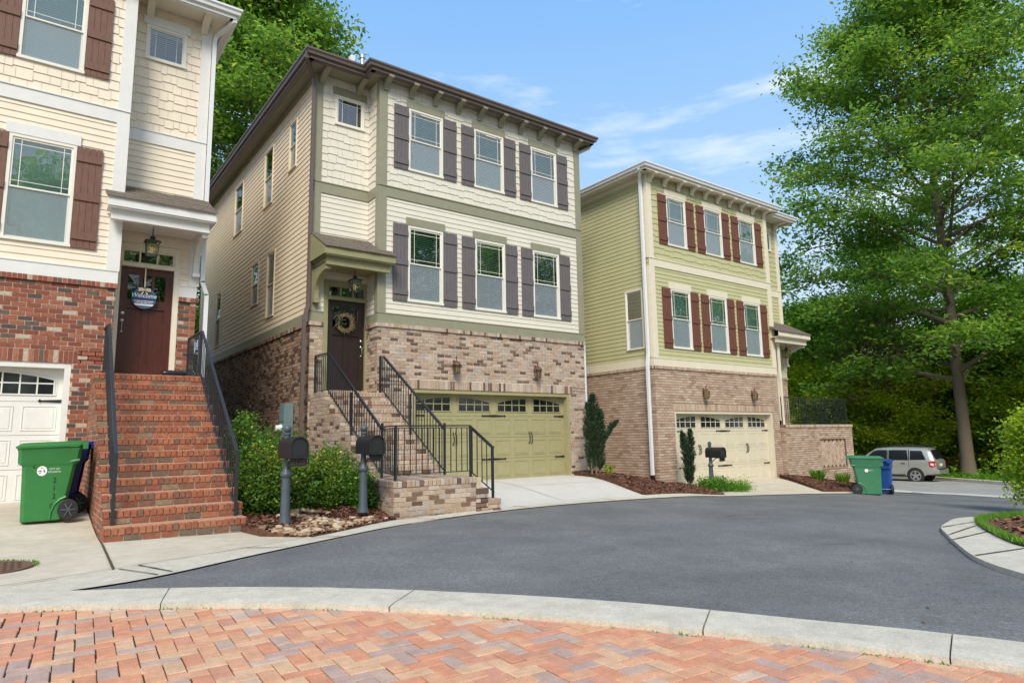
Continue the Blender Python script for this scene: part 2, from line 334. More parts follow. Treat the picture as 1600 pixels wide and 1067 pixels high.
def add_text(mb, body, size, origin, U, V, extrude=.001, bold=1.0, shear=0):
    me = text_mesh(body, size, extrude); U = np.array(U, float); V = np.array(V, float); W = np.cross(U, V)
    P = [tuple(np.array(origin)+U*(v.co.x*bold+shear*v.co.y)+V*v.co.y+W*v.co.z) for v in me.vertices]
    mb.poly(P, [tuple(p.vertices) for p in me.polygons]); bpy.data.meshes.remove(me)

# interval subtraction
def subtract(a, b, cuts):
    segs = [(a, b)]
    for c0, c1 in cuts:
        ns = []
        for s0, s1 in segs:
            if c1 <= s0 or c0 >= s1: ns.append((s0, s1)); continue
            if c0 > s0: ns.append((s0, c0))
            if c1 < s1: ns.append((c1, s1))
        segs = ns
    return [q for q in segs if q[1]-q[0] > .004]
def wpt(P0, U, Nn): 
    P0 = np.array(P0, float); U = np.array(U, float); Nn = np.array(Nn, float)
    return lambda u, z, o=0: P0+U*u+Nn*o+np.array((0, 0, z-P0[2]))
def panel(mb, P0, U, Nn, wd, z0, z1, ops, off=0):     # flat wall with rectangular holes
    f = wpt(P0, U, Nn)
    us = sorted({0, wd, *[min(max(q, 0), wd) for o in ops for q in o[:2]]}); zs = sorted({z0, z1, *[min(max(q, z0), z1) for o in ops for q in o[2:]]})
    for i in range(len(us)-1):
        for j in range(len(zs)-1):
            uc = (us[i]+us[i+1])/2; zc = (zs[j]+zs[j+1])/2
            if any(o[0] < uc < o[1] and o[2] < zc < o[3] for o in ops): continue
            mb.face([f(us[i], zs[j], off), f(us[i+1], zs[j], off), f(us[i+1], zs[j+1], off), f(us[i], zs[j+1], off)])
def bricks(mb, P0, U, Nn, wd, z0, z1, ops=(), course=.0762, bl=.203, gap=.014, dep=.009, phase=0, backing=True, rr=(0, 1)):
    f = wpt(P0, U, Nn); k = 0; z = z1
    if backing: mb.cm = 1; panel(mb, P0, U, Nn, wd, z0, z1, ops); mb.cm = 0
    while z > z0+.02:
        zb = max(z-course, z0); lo, hi = zb+gap, z
        cuts = [(o[0], o[1]) for o in ops if o[2] < (zb+z)/2 < o[3]]
        segs = subtract(0, wd, cuts)
        off = ((k+phase) % 2)*bl/2
        for s0, s1 in segs:
            i = math.floor((s0-off)/bl)
            while i*bl+off < s1:
                a = max(s0, i*bl+off+(0 if i*bl+off <= s0 else gap/2)); b = min(s1, (i+1)*bl+off-(0 if (i+1)*bl+off >= s1 else gap/2)); i += 1
                if b-a < .02: continue
                d = dep+random.uniform(-.003, .003); jz = random.uniform(-.0015, .0015)
                P = [f(a, lo, 0), f(b, lo, 0), f(b, hi+jz, 0), f(a, hi+jz, 0), f(a, lo, d), f(b, lo, d), f(b, hi+jz, d), f(a, hi+jz, d)]
                mb.poly(P, [(4, 5, 6, 7), (0, 1, 5, 4), (1, 2, 6, 5), (2, 3, 7, 6), (3, 0, 4, 7)], random.uniform(*rr))
        z = zb; k += 1
def rowlock(mb, P0, U, Nn, wd, z0, z1, out_, step=.068, gap=.009, inn=.02):   # bricks on edge: soldiers, caps
    f = wpt(P0, U, Nn); n = max(1, round(wd/step)); st = wd/n
    mb.cm = 1
    P = [f(0, z0+.004, -inn), f(wd, z0+.004, -inn), f(wd, z0+.004, out_-.006), f(0, z0+.004, out_-.006), f(0, z1-.004, -inn), f(wd, z1-.004, -inn), f(wd, z1-.004, out_-.006), f(0, z1-.004, out_-.006)]
    mb.poly(P, [(0, 1, 2, 3), (4, 7, 6, 5), (3, 2, 6, 7), (0, 3, 7, 4), (1, 5, 6, 2)]); mb.cm = 0
    for i in range(n):
        a = i*st+gap/2; b = (i+1)*st-gap/2; d = out_+random.uniform(-.002, .002)
        P = [f(a, z0, -inn), f(b, z0, -inn), f(b, z1, -inn), f(a, z1, -inn), f(a, z0, d), f(b, z0, d), f(b, z1, d), f(a, z1, d)]
        mb.poly(P, [(4, 5, 6, 7), (0, 1, 5, 4), (1, 2, 6, 5), (2, 3, 7, 6), (3, 0, 4, 7)])
def laps(mb, P0, U, Nn, wd, z0, z1, ops=(), expo=.122):
    f = wpt(P0, U, Nn); z = z0
    while z < z1-.005:
        zt = min(z+expo, z1); cuts = [(o[0], o[1]) for o in ops if o[2] < (z+zt)/2 < o[3]]
        for a, b in subtract(0, wd, cuts):
            mb.face([f(a, z, .016), f(b, z, .016), f(b, zt, .003), f(a, zt, .003)]); mb.face([f(a, z, 0), f(b, z, 0), f(b, z, .016), f(a, z, .016)])
        z = zt
def shakes(mb, P0, U, Nn, wd, z0, z1, ops=(), expo=.185):
    f = wpt(P0, U, Nn); z = z0; row = 0; rg = random.Random(int(wd*100)+int(z0*10))
    while z < z1-.02:
        zt = min(z+expo, z1); cuts = [(o[0], o[1]) for o in ops if o[2] < (z+zt)/2 < o[3]]
        u = -rg.random()*.2; lvl = 0; left = 0
        while u < wd:
            if left <= 0: lvl = 1-lvl; left = rg.choice((1, 1, 2, 2, 3))
            left -= 1; wv = rg.choice((.11, .16, .2, .24, .28)); drop = .030 if (lvl and row) else 0
            for a, b in subtract(max(u, 0), min(u+wv-.005, wd), cuts):
                zb = z-drop; o1 = .018+.002*rg.random()+(.002 if drop else 0)
                P = [f(a, zb, 0), f(b, zb, 0), f(b, zb, o1), f(a, zb, o1), f(a, zt, .004), f(b, zt, .004)]
                mb.poly(P, [(0, 1, 2, 3), (3, 2, 5, 4), (0, 3, 4), (1, 5, 2)])
            u += wv
        z = zt; row += 1
def fbox(mb, f, u0, u1, z0, z1, o0, o1, r=None):   # box in wall coordinates
    P = [f(u, z, o) for z in (z0, z1) for u, o in ((u0, o0), (u1, o0), (u1, o1), (u0, o1))]
    mb.poly(P, [(0, 3, 2, 1), (4, 5, 6, 7), (0, 1, 5, 4), (1, 2, 6, 5), (2, 3, 7, 6), (3, 0, 4, 7)], r)
def drape(name, poly, off, matn, th=0, step=.5, noise=0, parent=None, hfun=None):
    pl = [p for i, p in enumerate(poly) if math.hypot(p[0]-poly[i-1][0], p[1]-poly[i-1][1]) > 1e-4]
    from mathutils.geometry import delaunay_2d_cdt
    vo, eo, fo, _a, _b, _c = delaunay_2d_cdt([Vector((p[0], p[1])) for p in pl], [], [list(range(len(pl)))], 1, 1e-6)
    bm = bmesh.new(); vs = [bm.verts.new((p[0], p[1], 0)) for p in vo]
    for f_ in fo:
        try: bm.faces.new([vs[i] for i in f_])
        except ValueError: pass
    xs = [p[0] for p in poly]; ys = [p[1] for p in poly]
    for ax, (lo, hi) in ((0, (min(xs), max(xs))), (1, (min(ys), max(ys)))):
        t = math.floor(lo/step)*step+step
        while t < hi:
            co = [0, 0, 0]; co[ax] = t; no = [0, 0, 0]; no[ax] = 1
            bmesh.ops.bisect_plane(bm, geom=bm.verts[:]+bm.edges[:]+bm.faces[:], plane_co=co, plane_no=no, dist=1e-5); t += step
    bmesh.ops.triangulate(bm, faces=bm.faces[:])
    for v in bm.verts:
        z = G(v.co.x, v.co.y)+off
        if hfun: z += hfun(v.co.x, v.co.y)
        v.co.z = float(z)
    if th:
        r_ = bmesh.ops.extrude_face_region(bm, geom=bm.faces[:])
        for g in r_['geom']:
            if isinstance(g, bmesh.types.BMVert): g.co.z -= th
    bmesh.ops.recalc_face_normals(bm, faces=bm.faces)
    if not th:
        if sum(f.normal.z for f in bm.faces) < 0: bmesh.ops.reverse_faces(bm, faces=bm.faces)
    mb = MB(); mb.bm(bm, .5); return mb.build(name, matn, parent, recalc=False)
def inside(x, y, poly):
    c = False; j = len(poly)-1
    for i in range(len(poly)):
        xi, yi = poly[i]; xj, yj = poly[j]
        if (yi > y) != (yj > y) and x < (xj-xi)*(y-yi)/(yj-yi)+xi: c = not c
        j = i
    return c
def smooth_line(pts, n=6):
    out_ = []
    P = [np.array(p, float) for p in pts]; P = [2*P[0]-P[1]]+P+[2*P[-1]-P[-2]]
    for i in range(1, len(P)-2):
        for k in range(n):
            t = k/n; a, b, c, d = P[i-1:i+3]
            out_.append(tuple(.5*((2*b)+(-a+c)*t+(2*a-5*b+4*c-d)*t*t+(-a+3*b-3*c+d)*t**3)))
    out_.append(tuple(P[-2])); return [(float(q[0]), float(q[1])) for q in out_]

# ================================================================== SETTING
def grid_ground():
    xs = np.unique(np.concatenate([np.linspace(-500, -40, 8), np.arange(-40, -6, 4.), np.arange(-6, 30, 1.), np.arange(30, 100, 5.), np.linspace(100, 600, 8)]))
    ys = np.unique(np.concatenate([np.linspace(-500, -40, 8), np.arange(-40, -4, 4.), np.arange(-4, 20, 1.), np.arange(20, 100, 5.), np.linspace(100, 600, 8)]))
    V = [(x, y, float(G(x, y))-.11) for y in ys for x in xs]; n = len(xs)
    mb = MB(); mb.poly(V, [(j*n+i, j*n+i+1, (j+1)*n+i+1, (j+1)*n+i) for j in range(len(ys)-1) for i in range(n-1)], .5)
    tag(mb.build('ground', 'soil', recalc=False, smooth=True), kind='structure')
grid_ground()
curb_in = smooth_line([(-9, 8.6), (-5, 7.9), (-2, 7.35), (-.05, 6.61), (.76, 6.22), (1.61, 5.70), (2.35, 5.08), (3.12, 4.25), (3.76, 3.37), (4.30, 2.38), (4.75, 1.48), (5.1, .4), (5.3, -.9), (5.3, -2.2), (5.0, -4.5)])
curb_out = smooth_line([(-9, 8.0), (-5, 7.3), (-2, 6.75), (-.04, 5.97), (.66, 5.60), (1.30, 5.18), (1.90, 4.70), (2.72, 3.81), (3.27, 3.03), (3.80, 2.13), (4.17, 1.32), (4.5, .3), (4.7, -.9), (4.7, -2.2), (4.45, -4.3)])
asph_top = [(.33, 6.45), (1.0, 6.68), (2.07, 7.38), (3.15, 8.0), (4.35, 8.62), (5.63, 9.07), (7.0, 9.51), (8.45, 9.82), (10.05, 10.0), (11.86, 10.1), (13.5, 10.2), (15.23, 10.28), (18.0, 10.15), (20.5, 9.95), (22.4, 9.9)]
asph = smooth_line(asph_top)+[(23.2, 8.6), (22.6, 6.4), (21, 0), (18, -13), (4, -14), (4.8, -5)]+[(x+.1*0, y-.1) for x, y in curb_in[::-1] if y < 6.5 and x > .2]
tag(drape('asphalt_road', asph, .0, 'asphalt'), kind='structure')
gut_out = [(-9, 9.0), (-3, 7.9), (-.06, 6.98), (.38, 7.13), (1.0, 7.40), (2.23, 7.92), (3.25, 8.4), (4.5, 9.18), (5.7, 9.5), (6.8, 9.82), (8.0, 10.06), (9.1, 10.2), (10.5, 10.32), (11.86, 10.42), (13.5, 10.5), (15.3, 10.58), (18.1, 10.45), (20.4, 10.2), (22.4, 10.1)]
gp = smooth_line(asph_top)+[(22.4, 10.1)]+smooth_line(gut_out)[::-1]+[(-9, 8.5), (-5, 7.85), (-2, 7.3), (-.05, 6.58)]
tag(drape('gutter_strip', gp, .014, 'concrete_grey'), kind='structure')
# street running away on the right
tag(drape('street', [(22.3, 10.0), (23.1, 8.6), (22.5, 6.4), (20.9, 0), (17.9, -13), (30, -14), (33, 4), (34.2, 10.0), (38.4, 15.6), (41, 22), (43, 40), (24, 40), (22, 20)], .006, 'asphalt_far', step=1), kind='structure')
tag(drape('street_gutter', [(22.35, 10.1), (23.25, 8.6), (22.7, 6.2), (21.1, 0), (18, -13), (18.8, -13), (21.9, 0), (23.6, 6.0), (24.2, 8.6), (23.2, 11.2)], .012, 'concrete_new', step=1), kind='structure')
tag(drape('street_kerb', [(33, 4), (34.2, 10.0), (38.4, 15.6), (41, 22), (43, 40), (43.5, 40), (41.5, 22), (38.9, 15.4), (34.7, 9.8), (33.5, 4)], .15, 'concrete_grey', th=.3, step=1), kind='structure')
# driveways and slabs
tag(drape('driveway', [(-9, 8.6), (-3, 7.6), (-.06, 6.75), (.40, 6.95), (.75, 7.1), (.83, 9.34), (.84, 13.3), (.62, 13.5), (-5.6, 13.5), (-9, 13.0)], .009, 'concrete'), kind='structure')
tag(drape('sidewalk', [(.76, 7.1), (1.05, 7.2), (2.3, 7.75), (3.0, 8.1), (2.95, 8.75), (2.55, 9.5), (.85, 9.5)], .009, 'concrete'), kind='structure')
tag(drape('driveway', [(6.75, 9.70), (8.0, 9.96), (9.1, 10.1), (10.3, 10.22), (11.4, 10.28), (11.92, 13.6), (6.9, 13.6)], .009, 'concrete_new'), kind='structure')
tag(drape('driveway', [(14.5, 10.42), (16.5, 10.45), (18.9, 10.28), (20.5, 13.05), (15.3, 13.05)], .009, 'concrete'), kind='structure')
def strip(mb, pts, wd, off=.02, z=None):
    off = off+.001
    pts = [np.array(p, float) for p in pts]; res = []
    for i in range(len(pts)-1):
        n = max(1, int(np.linalg.norm(pts[i+1]-pts[i])/.12))
        for k in range(n): res.append(pts[i]+(pts[i+1]-pts[i])*k/n)
    res.append(pts[-1]); L_, R_ = [], []
    for i, p in enumerate(res):
        d = res[min(i+1, len(res)-1)]-res[max(i-1, 0)]; d /= np.linalg.norm(d); q = np.array((-d[1], d[0]))*wd/2*random.uniform(.5, 1.4)
        for S, s in ((L_, 1), (R_, -1)): S.append((p[0]+q[0]*s, p[1]+q[1]*s, float(G(p[0], p[1]))+off))
    for i in range(len(res)-1): mb.face([R_[i], R_[i+1], L_[i+1], L_[i]])
mb = MB()
strip(mb, gut_out[:5]+[gut_out[5]], .018, .022); strip(mb, gut_out[5:10], .014, .022)
strip(mb, [(.835, 9.4), (.80, 8.3), (.76, 7.28)], .020, .024)
for a, b in (((.98, 7.38), (1.18, 6.83)), ((.80, 7.28), (1.05, 6.75)), ((2.1, 7.85), (2.5, 7.62)), ((4.9, 9.3), (5.1, 8.9)), ((7.3, 9.9), (7.5, 9.65)), ((9.9, 10.26), (10.1, 10.0)), ((-.4, 7.1), (-.1, 6.65)), ((2.95, 8.2), (3.3, 8.05))): strip(mb, [a, b], .02, .022)
strip(mb, [(8.8, 10.2), (9.05, 13.4)], .014, .022); strip(mb, [(6.9, 11.9), (11.7, 11.9)], .012, .022); strip(mb, [(14.8, 11.7), (19.6, 11.7)], .015, .022)
tag(mb.build('paving_joints', 'joint', recalc=False), kind='structure')
mb = MB(); rg = random.Random(11)
for a, b in (((9.3, 6.8), (10.5, 6.9)), ((14.2, 8.6), (15.6, 8.3)), ((7.2, 4.4), (8.0, 4.1))):     # hairline cracks in the asphalt
    pts = [(a[0]+(b[0]-a[0])*t/8, a[1]+(b[1]-a[1])*t/8+rg.uniform(-.05, .05)) for t in range(9)]
    strip(mb, pts, .012, .005)
tag(mb.build('asphalt_cracks', 'joint', recalc=False), kind='structure')
# roundabout kerb, separate cast lengths
def kerb_len(i0, i1, g0, g1):
    a = curb_in[i0:i1+1]; b = curb_out[i0:i1+1]
    def tr(p, q, t): return (p[0]+(q[0]-p[0])*t, p[1]+(q[1]-p[1])*t)
    a = [tr(a[0], a[1], g0)]+a[1:-1]+[tr(a[-1], a[-2], g1)]; b = [tr(b[0], b[1], g0)]+b[1:-1]+[tr(b[-1], b[-2], g1)]
    mb = MB(); V = []
    for p, q in zip(a, b):
        n = 7
        for k in range(n):
            t = k/(n-1); x, y = tr(p, q, t); z = float(G(x, y))
            V.append((x, y, z+(.018 if k == 0 else .035 if k == n-1 else .040+.003*random.random())))
        V.append((q[0], q[1], float(G(*q))-.06)); V.append((p[0], p[1], float(G(*p))-.06))
    m = 9; F = [(i*m+k, i*m+k+1, (i+1)*m+k+1, (i+1)*m+k) for i in range(len(a)-1) for k in range(m-1)]+[(i*m+8, i*m, (i+1)*m, (i+1)*m+8) for i in range(len(a)-1)]
    F += [tuple(range(m)), tuple((len(a)-1)*m+k for k in range(m))[::-1]]
    mb.poly(V, F); o = mb.build('kerb', 'concrete_grey', smooth=False); tag(o, kind='structure')
nk = len(curb_in)-1
cuts = [0, 9, 17, 26, 38, 50, 58, 70, nk]
for i in range(len(cuts)-1): kerb_len(cuts[i], cuts[i+1], .03, .03)
# herringbone pavers
pav_poly = [(x-.06, y-.08) for x, y in curb_out]+[(-9, -4.3)]
pin = [( -9, 8.1)]+[(x+.08, y+.08) for x, y in curb_out]+[(-9, -4.3)]
tag(drape('paving_bed', pin, -.012, 'sand', step=1), kind='structure')
def pavers():
    mb = MB(); a = R(-3.5); ca, sa = math.cos(a), math.sin(a); w_, l_ = .1, .2; rg = random.Random(5)
    for i in range(-70, 110):
        for j in range(-60, 90):
            # herringbone tiling on a w-grid
            k = (i-j) % 4
            if k == 0: rect = (i*w_, j*w_, l_, w_)
            elif k == 3 and True: rect = (i*w_, j*w_, w_, l_) if (i-j) % 4 == 3 else None
            else: continue
            x, y, dx, dy = rect; cx, cy = x+dx/2, y+dy/2; X = cx*ca-cy*sa; Y = cx*sa+cy*ca+1.0
            if X < -3.5 or Y < -1.5 or not inside(X, Y, pin): continue
            gz = .0035; z = float(G(X, Y))+rg.uniform(-.002, .002); tx, ty = rg.uniform(-.010, .010), rg.uniform(-.010, .010)
            j2 = rg.uniform(-.003, .003); r_ = rg.random(); V = []
            for (ins, dz) in ((gz, -.018), (gz, -.004), (gz+.004, 0)):
                for px, py in ((-dx/2+ins, -dy/2+ins), (dx/2-ins, -dy/2+ins), (dx/2-ins, dy/2-ins), (-dx/2+ins, dy/2-ins)):
                    u, v = px+cx+j2, py+cy; V.append((u*ca-v*sa, u*sa+v*ca+1.0, z+dz+tx*px+ty*py))
            F = [(8, 9, 10, 11)]+[(l*4+k2, l*4+(k2+1) % 4, l*4+4+(k2+1) % 4, l*4+4+k2) for l in (0, 1) for k2 in range(4)]
            mb.poly(V, F, r_)
    tag(mb.build('brick_paving', 'paver', recalc=False), kind='structure')
pavers()
# island at the right with its footpath, grass verge and mulch
isl_o = smooth_line([(5.9, .4), (6.4, 1.3), (7.08, 2.14), (7.73, 2.70), (8.9, 3.32), (9.85, 3.78), (10.6, 4.12), (11.5, 4.38), (12.6, 4.62), (13.9, 4.55), (15.2, 4.5), (16.5, 4.9), (18, 5.1)], 4)+[(18.5, -8), (6.5, -8)]
isl_i = smooth_line([(7.6, .4), (8.2, 1.6), (9.13, 2.70), (9.9, 3.2), (11.2, 3.85), (12.3, 4.25), (13.6, 4.35), (15.2, 4.3), (16.5, 4.7), (17.6, 4.8)], 4)+[(17.9, -7.6), (7.8, -7.6)]
tag(drape('footpath', isl_o, .05, 'concrete_grey', th=.12), kind='structure')
isl_m = smooth_line([(7.66, .45), (8.25, 1.56), (9.17, 2.64), (9.95, 3.14), (11.2, 3.76), (12.2, 3.98), (13.6, 4.0), (15, 3.85), (17.0, 3.5)], 4)+[(17.2, -7.2), (8.5, -7.2)]
tag(drape('lawn', isl_i, .066, 'soil'), kind='structure')
tag(drape('mulch_bed', [(x, y) for x, y in isl_m], .085, 'mulch', step=.3, hfun=lambda x, y: .03*math.sin(5*x)*math.sin(4*y)), kind='structure')
mb = MB()
for a, b in (((9.6, 3.66), (12.0, 4.05)), ((8.95, 3.42), (10.6, 3.55)), ((7.9, 2.78), (9.13, 2.68)), ((7.05, 2.1), (8.4, 1.8)), ((10.6, 4.10), (12.9, 4.25)), ((8.4, 1.9), (9.1, 2.7))): strip(mb, [a, b], .025, .056)
tag(mb.build('paving_joints', 'joint', recalc=False), kind='structure')
# planting beds
bedA = [(2.42, 9.45), (2.5, 8.78), (2.9, 8.35), (3.3, 8.55), (4.4, 9.2), (4.72, 9.48), (4.78, 10.9), (4.9, 14.2), (4.85, 20), (2.6, 20), (2.5, 12.4)]
def hA(x, y): return .10*min(1, max(0, ((x-2.9)*-.532+(y-8.35)*.847)/.8))+.02*math.sin(9*x+2)*math.sin(7*y)
tag(drape('mulch_bed', bedA, .012, 'mulch', th=.25, step=.15, hfun=hA), kind='structure')
bedB = [(11.35, 10.45), (13.5, 10.52), (14.5, 10.55), (15.33, 12.75), (14.58, 12.76), (14.58, 16), (12.42, 16), (12.42, 13.4), (11.9, 13.35)]
def hB(x, y): return .10*min(1, max(0, (y-10.5)/.8))+.02*math.sin(6*x)*math.sin(7*y)
tag(drape('mulch_bed', bedB, .012, 'mulch', th=.25, step=.2, hfun=hB), kind='structure')
bedC = [(18.95, 10.42), (20.3, 10.22), (22.0, 10.15), (25.3, 12.6), (21.0, 12.6), (20.55, 12.74)]
tag(drape('mulch_bed', bedC, .012, 'mulch', th=.25, step=.3, hfun=lambda x, y: .08), kind='structure')
def chips(poly, n, zf, seed, sz=(.012, .045)):
    mb = MB(); rg = random.Random(seed); xs = [p[0] for p in poly]; ys = [p[1] for p in poly]; k = 0
    while k < n:
        x, y = rg.uniform(min(xs), max(xs)), rg.uniform(min(ys), max(ys))
        if not inside(x, y, poly): continue
        a = rg.uniform(0, 6.3); l = rg.uniform(*sz); w_ = l*rg.uniform(.2, .5); t1 = rg.uniform(-.5, .5); z = float(G(x, y))+zf(x, y)+.012
        d = np.array((math.cos(a), math.sin(a), t1)); s_ = np.array((-math.sin(a), math.cos(a), rg.uniform(-.4, .4))); c = np.array((x, y, z))
        mb.face([c-d*l-s_*w_, c+d*l-s_*w_, c+d*l+s_*w_, c-d*l+s_*w_]); k += 1
    return mb.build('mulch_chips', 'chip', recalc=False)
stuffA = [(2.42, 9.45), (2.5, 8.78), (2.9, 8.35), (3.3, 8.55), (4.4, 9.2), (4.72, 9.48), (4.75, 11.0), (2.5, 11.5)]
tag(chips(stuffA, 7000, lambda x, y: .012+hA(x, y), 1), kind='stuff', label='dark red-brown shredded bark mulch between the red brick stairs and tan brick landing', cat='mulch')
tag(chips(bedB, 7000, lambda x, y: .012+hB(x, y), 2), kind='stuff', label='dark bark mulch sloping between the white driveway and the green house', cat='mulch')
tag(chips(bedC, 2500, lambda x, y: .09, 3, (.02, .05)), kind='stuff', label='thin strip of bark mulch below the brick patio wall', cat='mulch')
tag(chips([p for p in isl_m if p[1] > -1.5]+[(17, -1.5), (8.3, -1.5)], 9000, lambda x, y: .085, 4, (.02, .06)), kind='stuff', label='brown bark mulch on the round island at the right edge', cat='mulch')
def lawn(poly, hole, n, seed, h=(.05, .11)):
    mb = MB(); rg = random.Random(seed); xs = [p[0] for p in poly]; ys = [p[1] for p in poly]; k = 0
    while k < n:
        x, y = rg.uniform(min(xs), max(xs)), rg.uniform(-.5, max(ys))
        if not inside(x, y, poly) or inside(x, y, hole): continue
        a = rg.uniform(0, 6.3); w_ = .008; hh = rg.uniform(*h); z = float(G(x, y))+.066; b = rg.uniform(-.05, .05), rg.uniform(-.05, .05)
        mb.face([(x-w_*math.cos(a), y-w_*math.sin(a), z), (x+w_*math.cos(a), y+w_*math.sin(a), z), (x+b[0], y+b[1], z+hh)]); k += 1
    return mb.build('grass', 'grass', recalc=False)
tag(lawn(isl_i, isl_m, 26000, 5), kind='stuff', label='short bright green grass verge round the island mulch', cat='grass')
def pebbles():
    mb = MB(); rg = random.Random(9); cen = [(2.66, 8.72), (2.9, 8.52), (3.2, 8.85), (3.5, 8.95), (3.45, 9.25), (3.35, 9.7), (3.4, 10.1), (3.75, 9.15), (4.1, 9.2), (3.6, 9.05)]
    def ico(c, s, rz):
        bm = bmesh.new(); bmesh.ops.create_icosphere(bm, subdivisions=2, radius=1)
        for v in bm.verts: v.co *= 1+.10*math.sin(v.co.x*3+c[0]*50)*math.cos(v.co.y*4+c[1]*40)
        mb.bm(bm, rg.random(), Matrix.Translation(c) @ Matrix.Rotation(rz, 4, 'Z') @ Matrix.Diagonal((*s, 1)))
    k = 0
    while k < 520:
        cx, cy = rg.choice(cen); x, y = rg.gauss(cx, .16), rg.gauss(cy, .15)
        if not inside(x, y, [(2.5, 8.85), (2.86, 8.38), (3.3, 8.55), (4.4, 9.22), (4.65, 9.45), (4.5, 9.7), (3.9, 9.6), (3.9, 10.6), (3.1, 10.6), (2.9, 9.4), (2.5, 9.3)]): continue
        s = rg.choice((.015, .02, .026, .034, .046))*rg.uniform(.8, 1.15); ico((x, y, float(G(x, y))+.012+hA(x, y)+s*.3), (s*rg.uniform(1, 1.5), s*rg.uniform(.75, 1.1), s*.6), rg.uniform(0, 3)); k += 1
    return mb.build('river_stones', 'stone', smooth=True, recalc=False)
tag(pebbles(), kind='stuff', label='tan river stones spilling through the mulch between the two mailboxes', cat='stones')
# small debris on the concrete
mb = MB(); rg = random.Random(3)
for k in range(60):
    x, y = rg.uniform(-.6, .75), rg.uniform(7.6, 10.2); s = rg.uniform(.004, .012); z = float(G(x, y))+.02
    mb.face([(x-s, y-s, z), (x+s, y-s*.4, z+.004), (x+s*.6, y+s, z)])
for k in range(150):
    x, y = rg.uniform(2, 20), rg.uniform(2, 9.6); s = rg.uniform(.006, .022)
    if inside(x, y, asph) and not inside(x, y, isl_o): z = float(G(x, y))+.008; mb.face([(x-s, y-s, z), (x+s, y-s*.4, z+.006), (x+s*.6, y+s, z)])
tag(mb.build('fallen_leaves', 'chip', recalc=False), kind='stuff', label='scattered tiny brown leaf bits on the road and left driveway', cat='leaf litter')
# weeds and moss along the kerb
mb = MB(); rg = random.Random(8)
for k in range(380):
    i = rg.randrange(18, 62); t = rg.random(); x = curb_out[i][0]*(1-t)+curb_out[i+1][0]*t-.015+rg.gauss(0, .008); y = curb_out[i][1]*(1-t)+curb_out[i+1][1]*t-.015+rg.gauss(0, .008)
    if math.sin(i*1.7)+math.sin(i*.9+2) < .2 and rg.random() < .85: continue
    h_ = rg.uniform(.004, .022); z = float(G(x, y)); a = rg.uniform(0, 6); mb.face([(x-.006*math.cos(a), y-.006*math.sin(a), z), (x+.006*math.cos(a), y+.006*math.sin(a), z), (x+rg.uniform(-.02, .02), y+rg.uniform(-.02, .02), z+h_)])
tag(mb.build('moss', 'grass', recalc=False), kind='stuff', label='tiny green weeds and moss in the joint beside the curved kerb', cat='weeds')

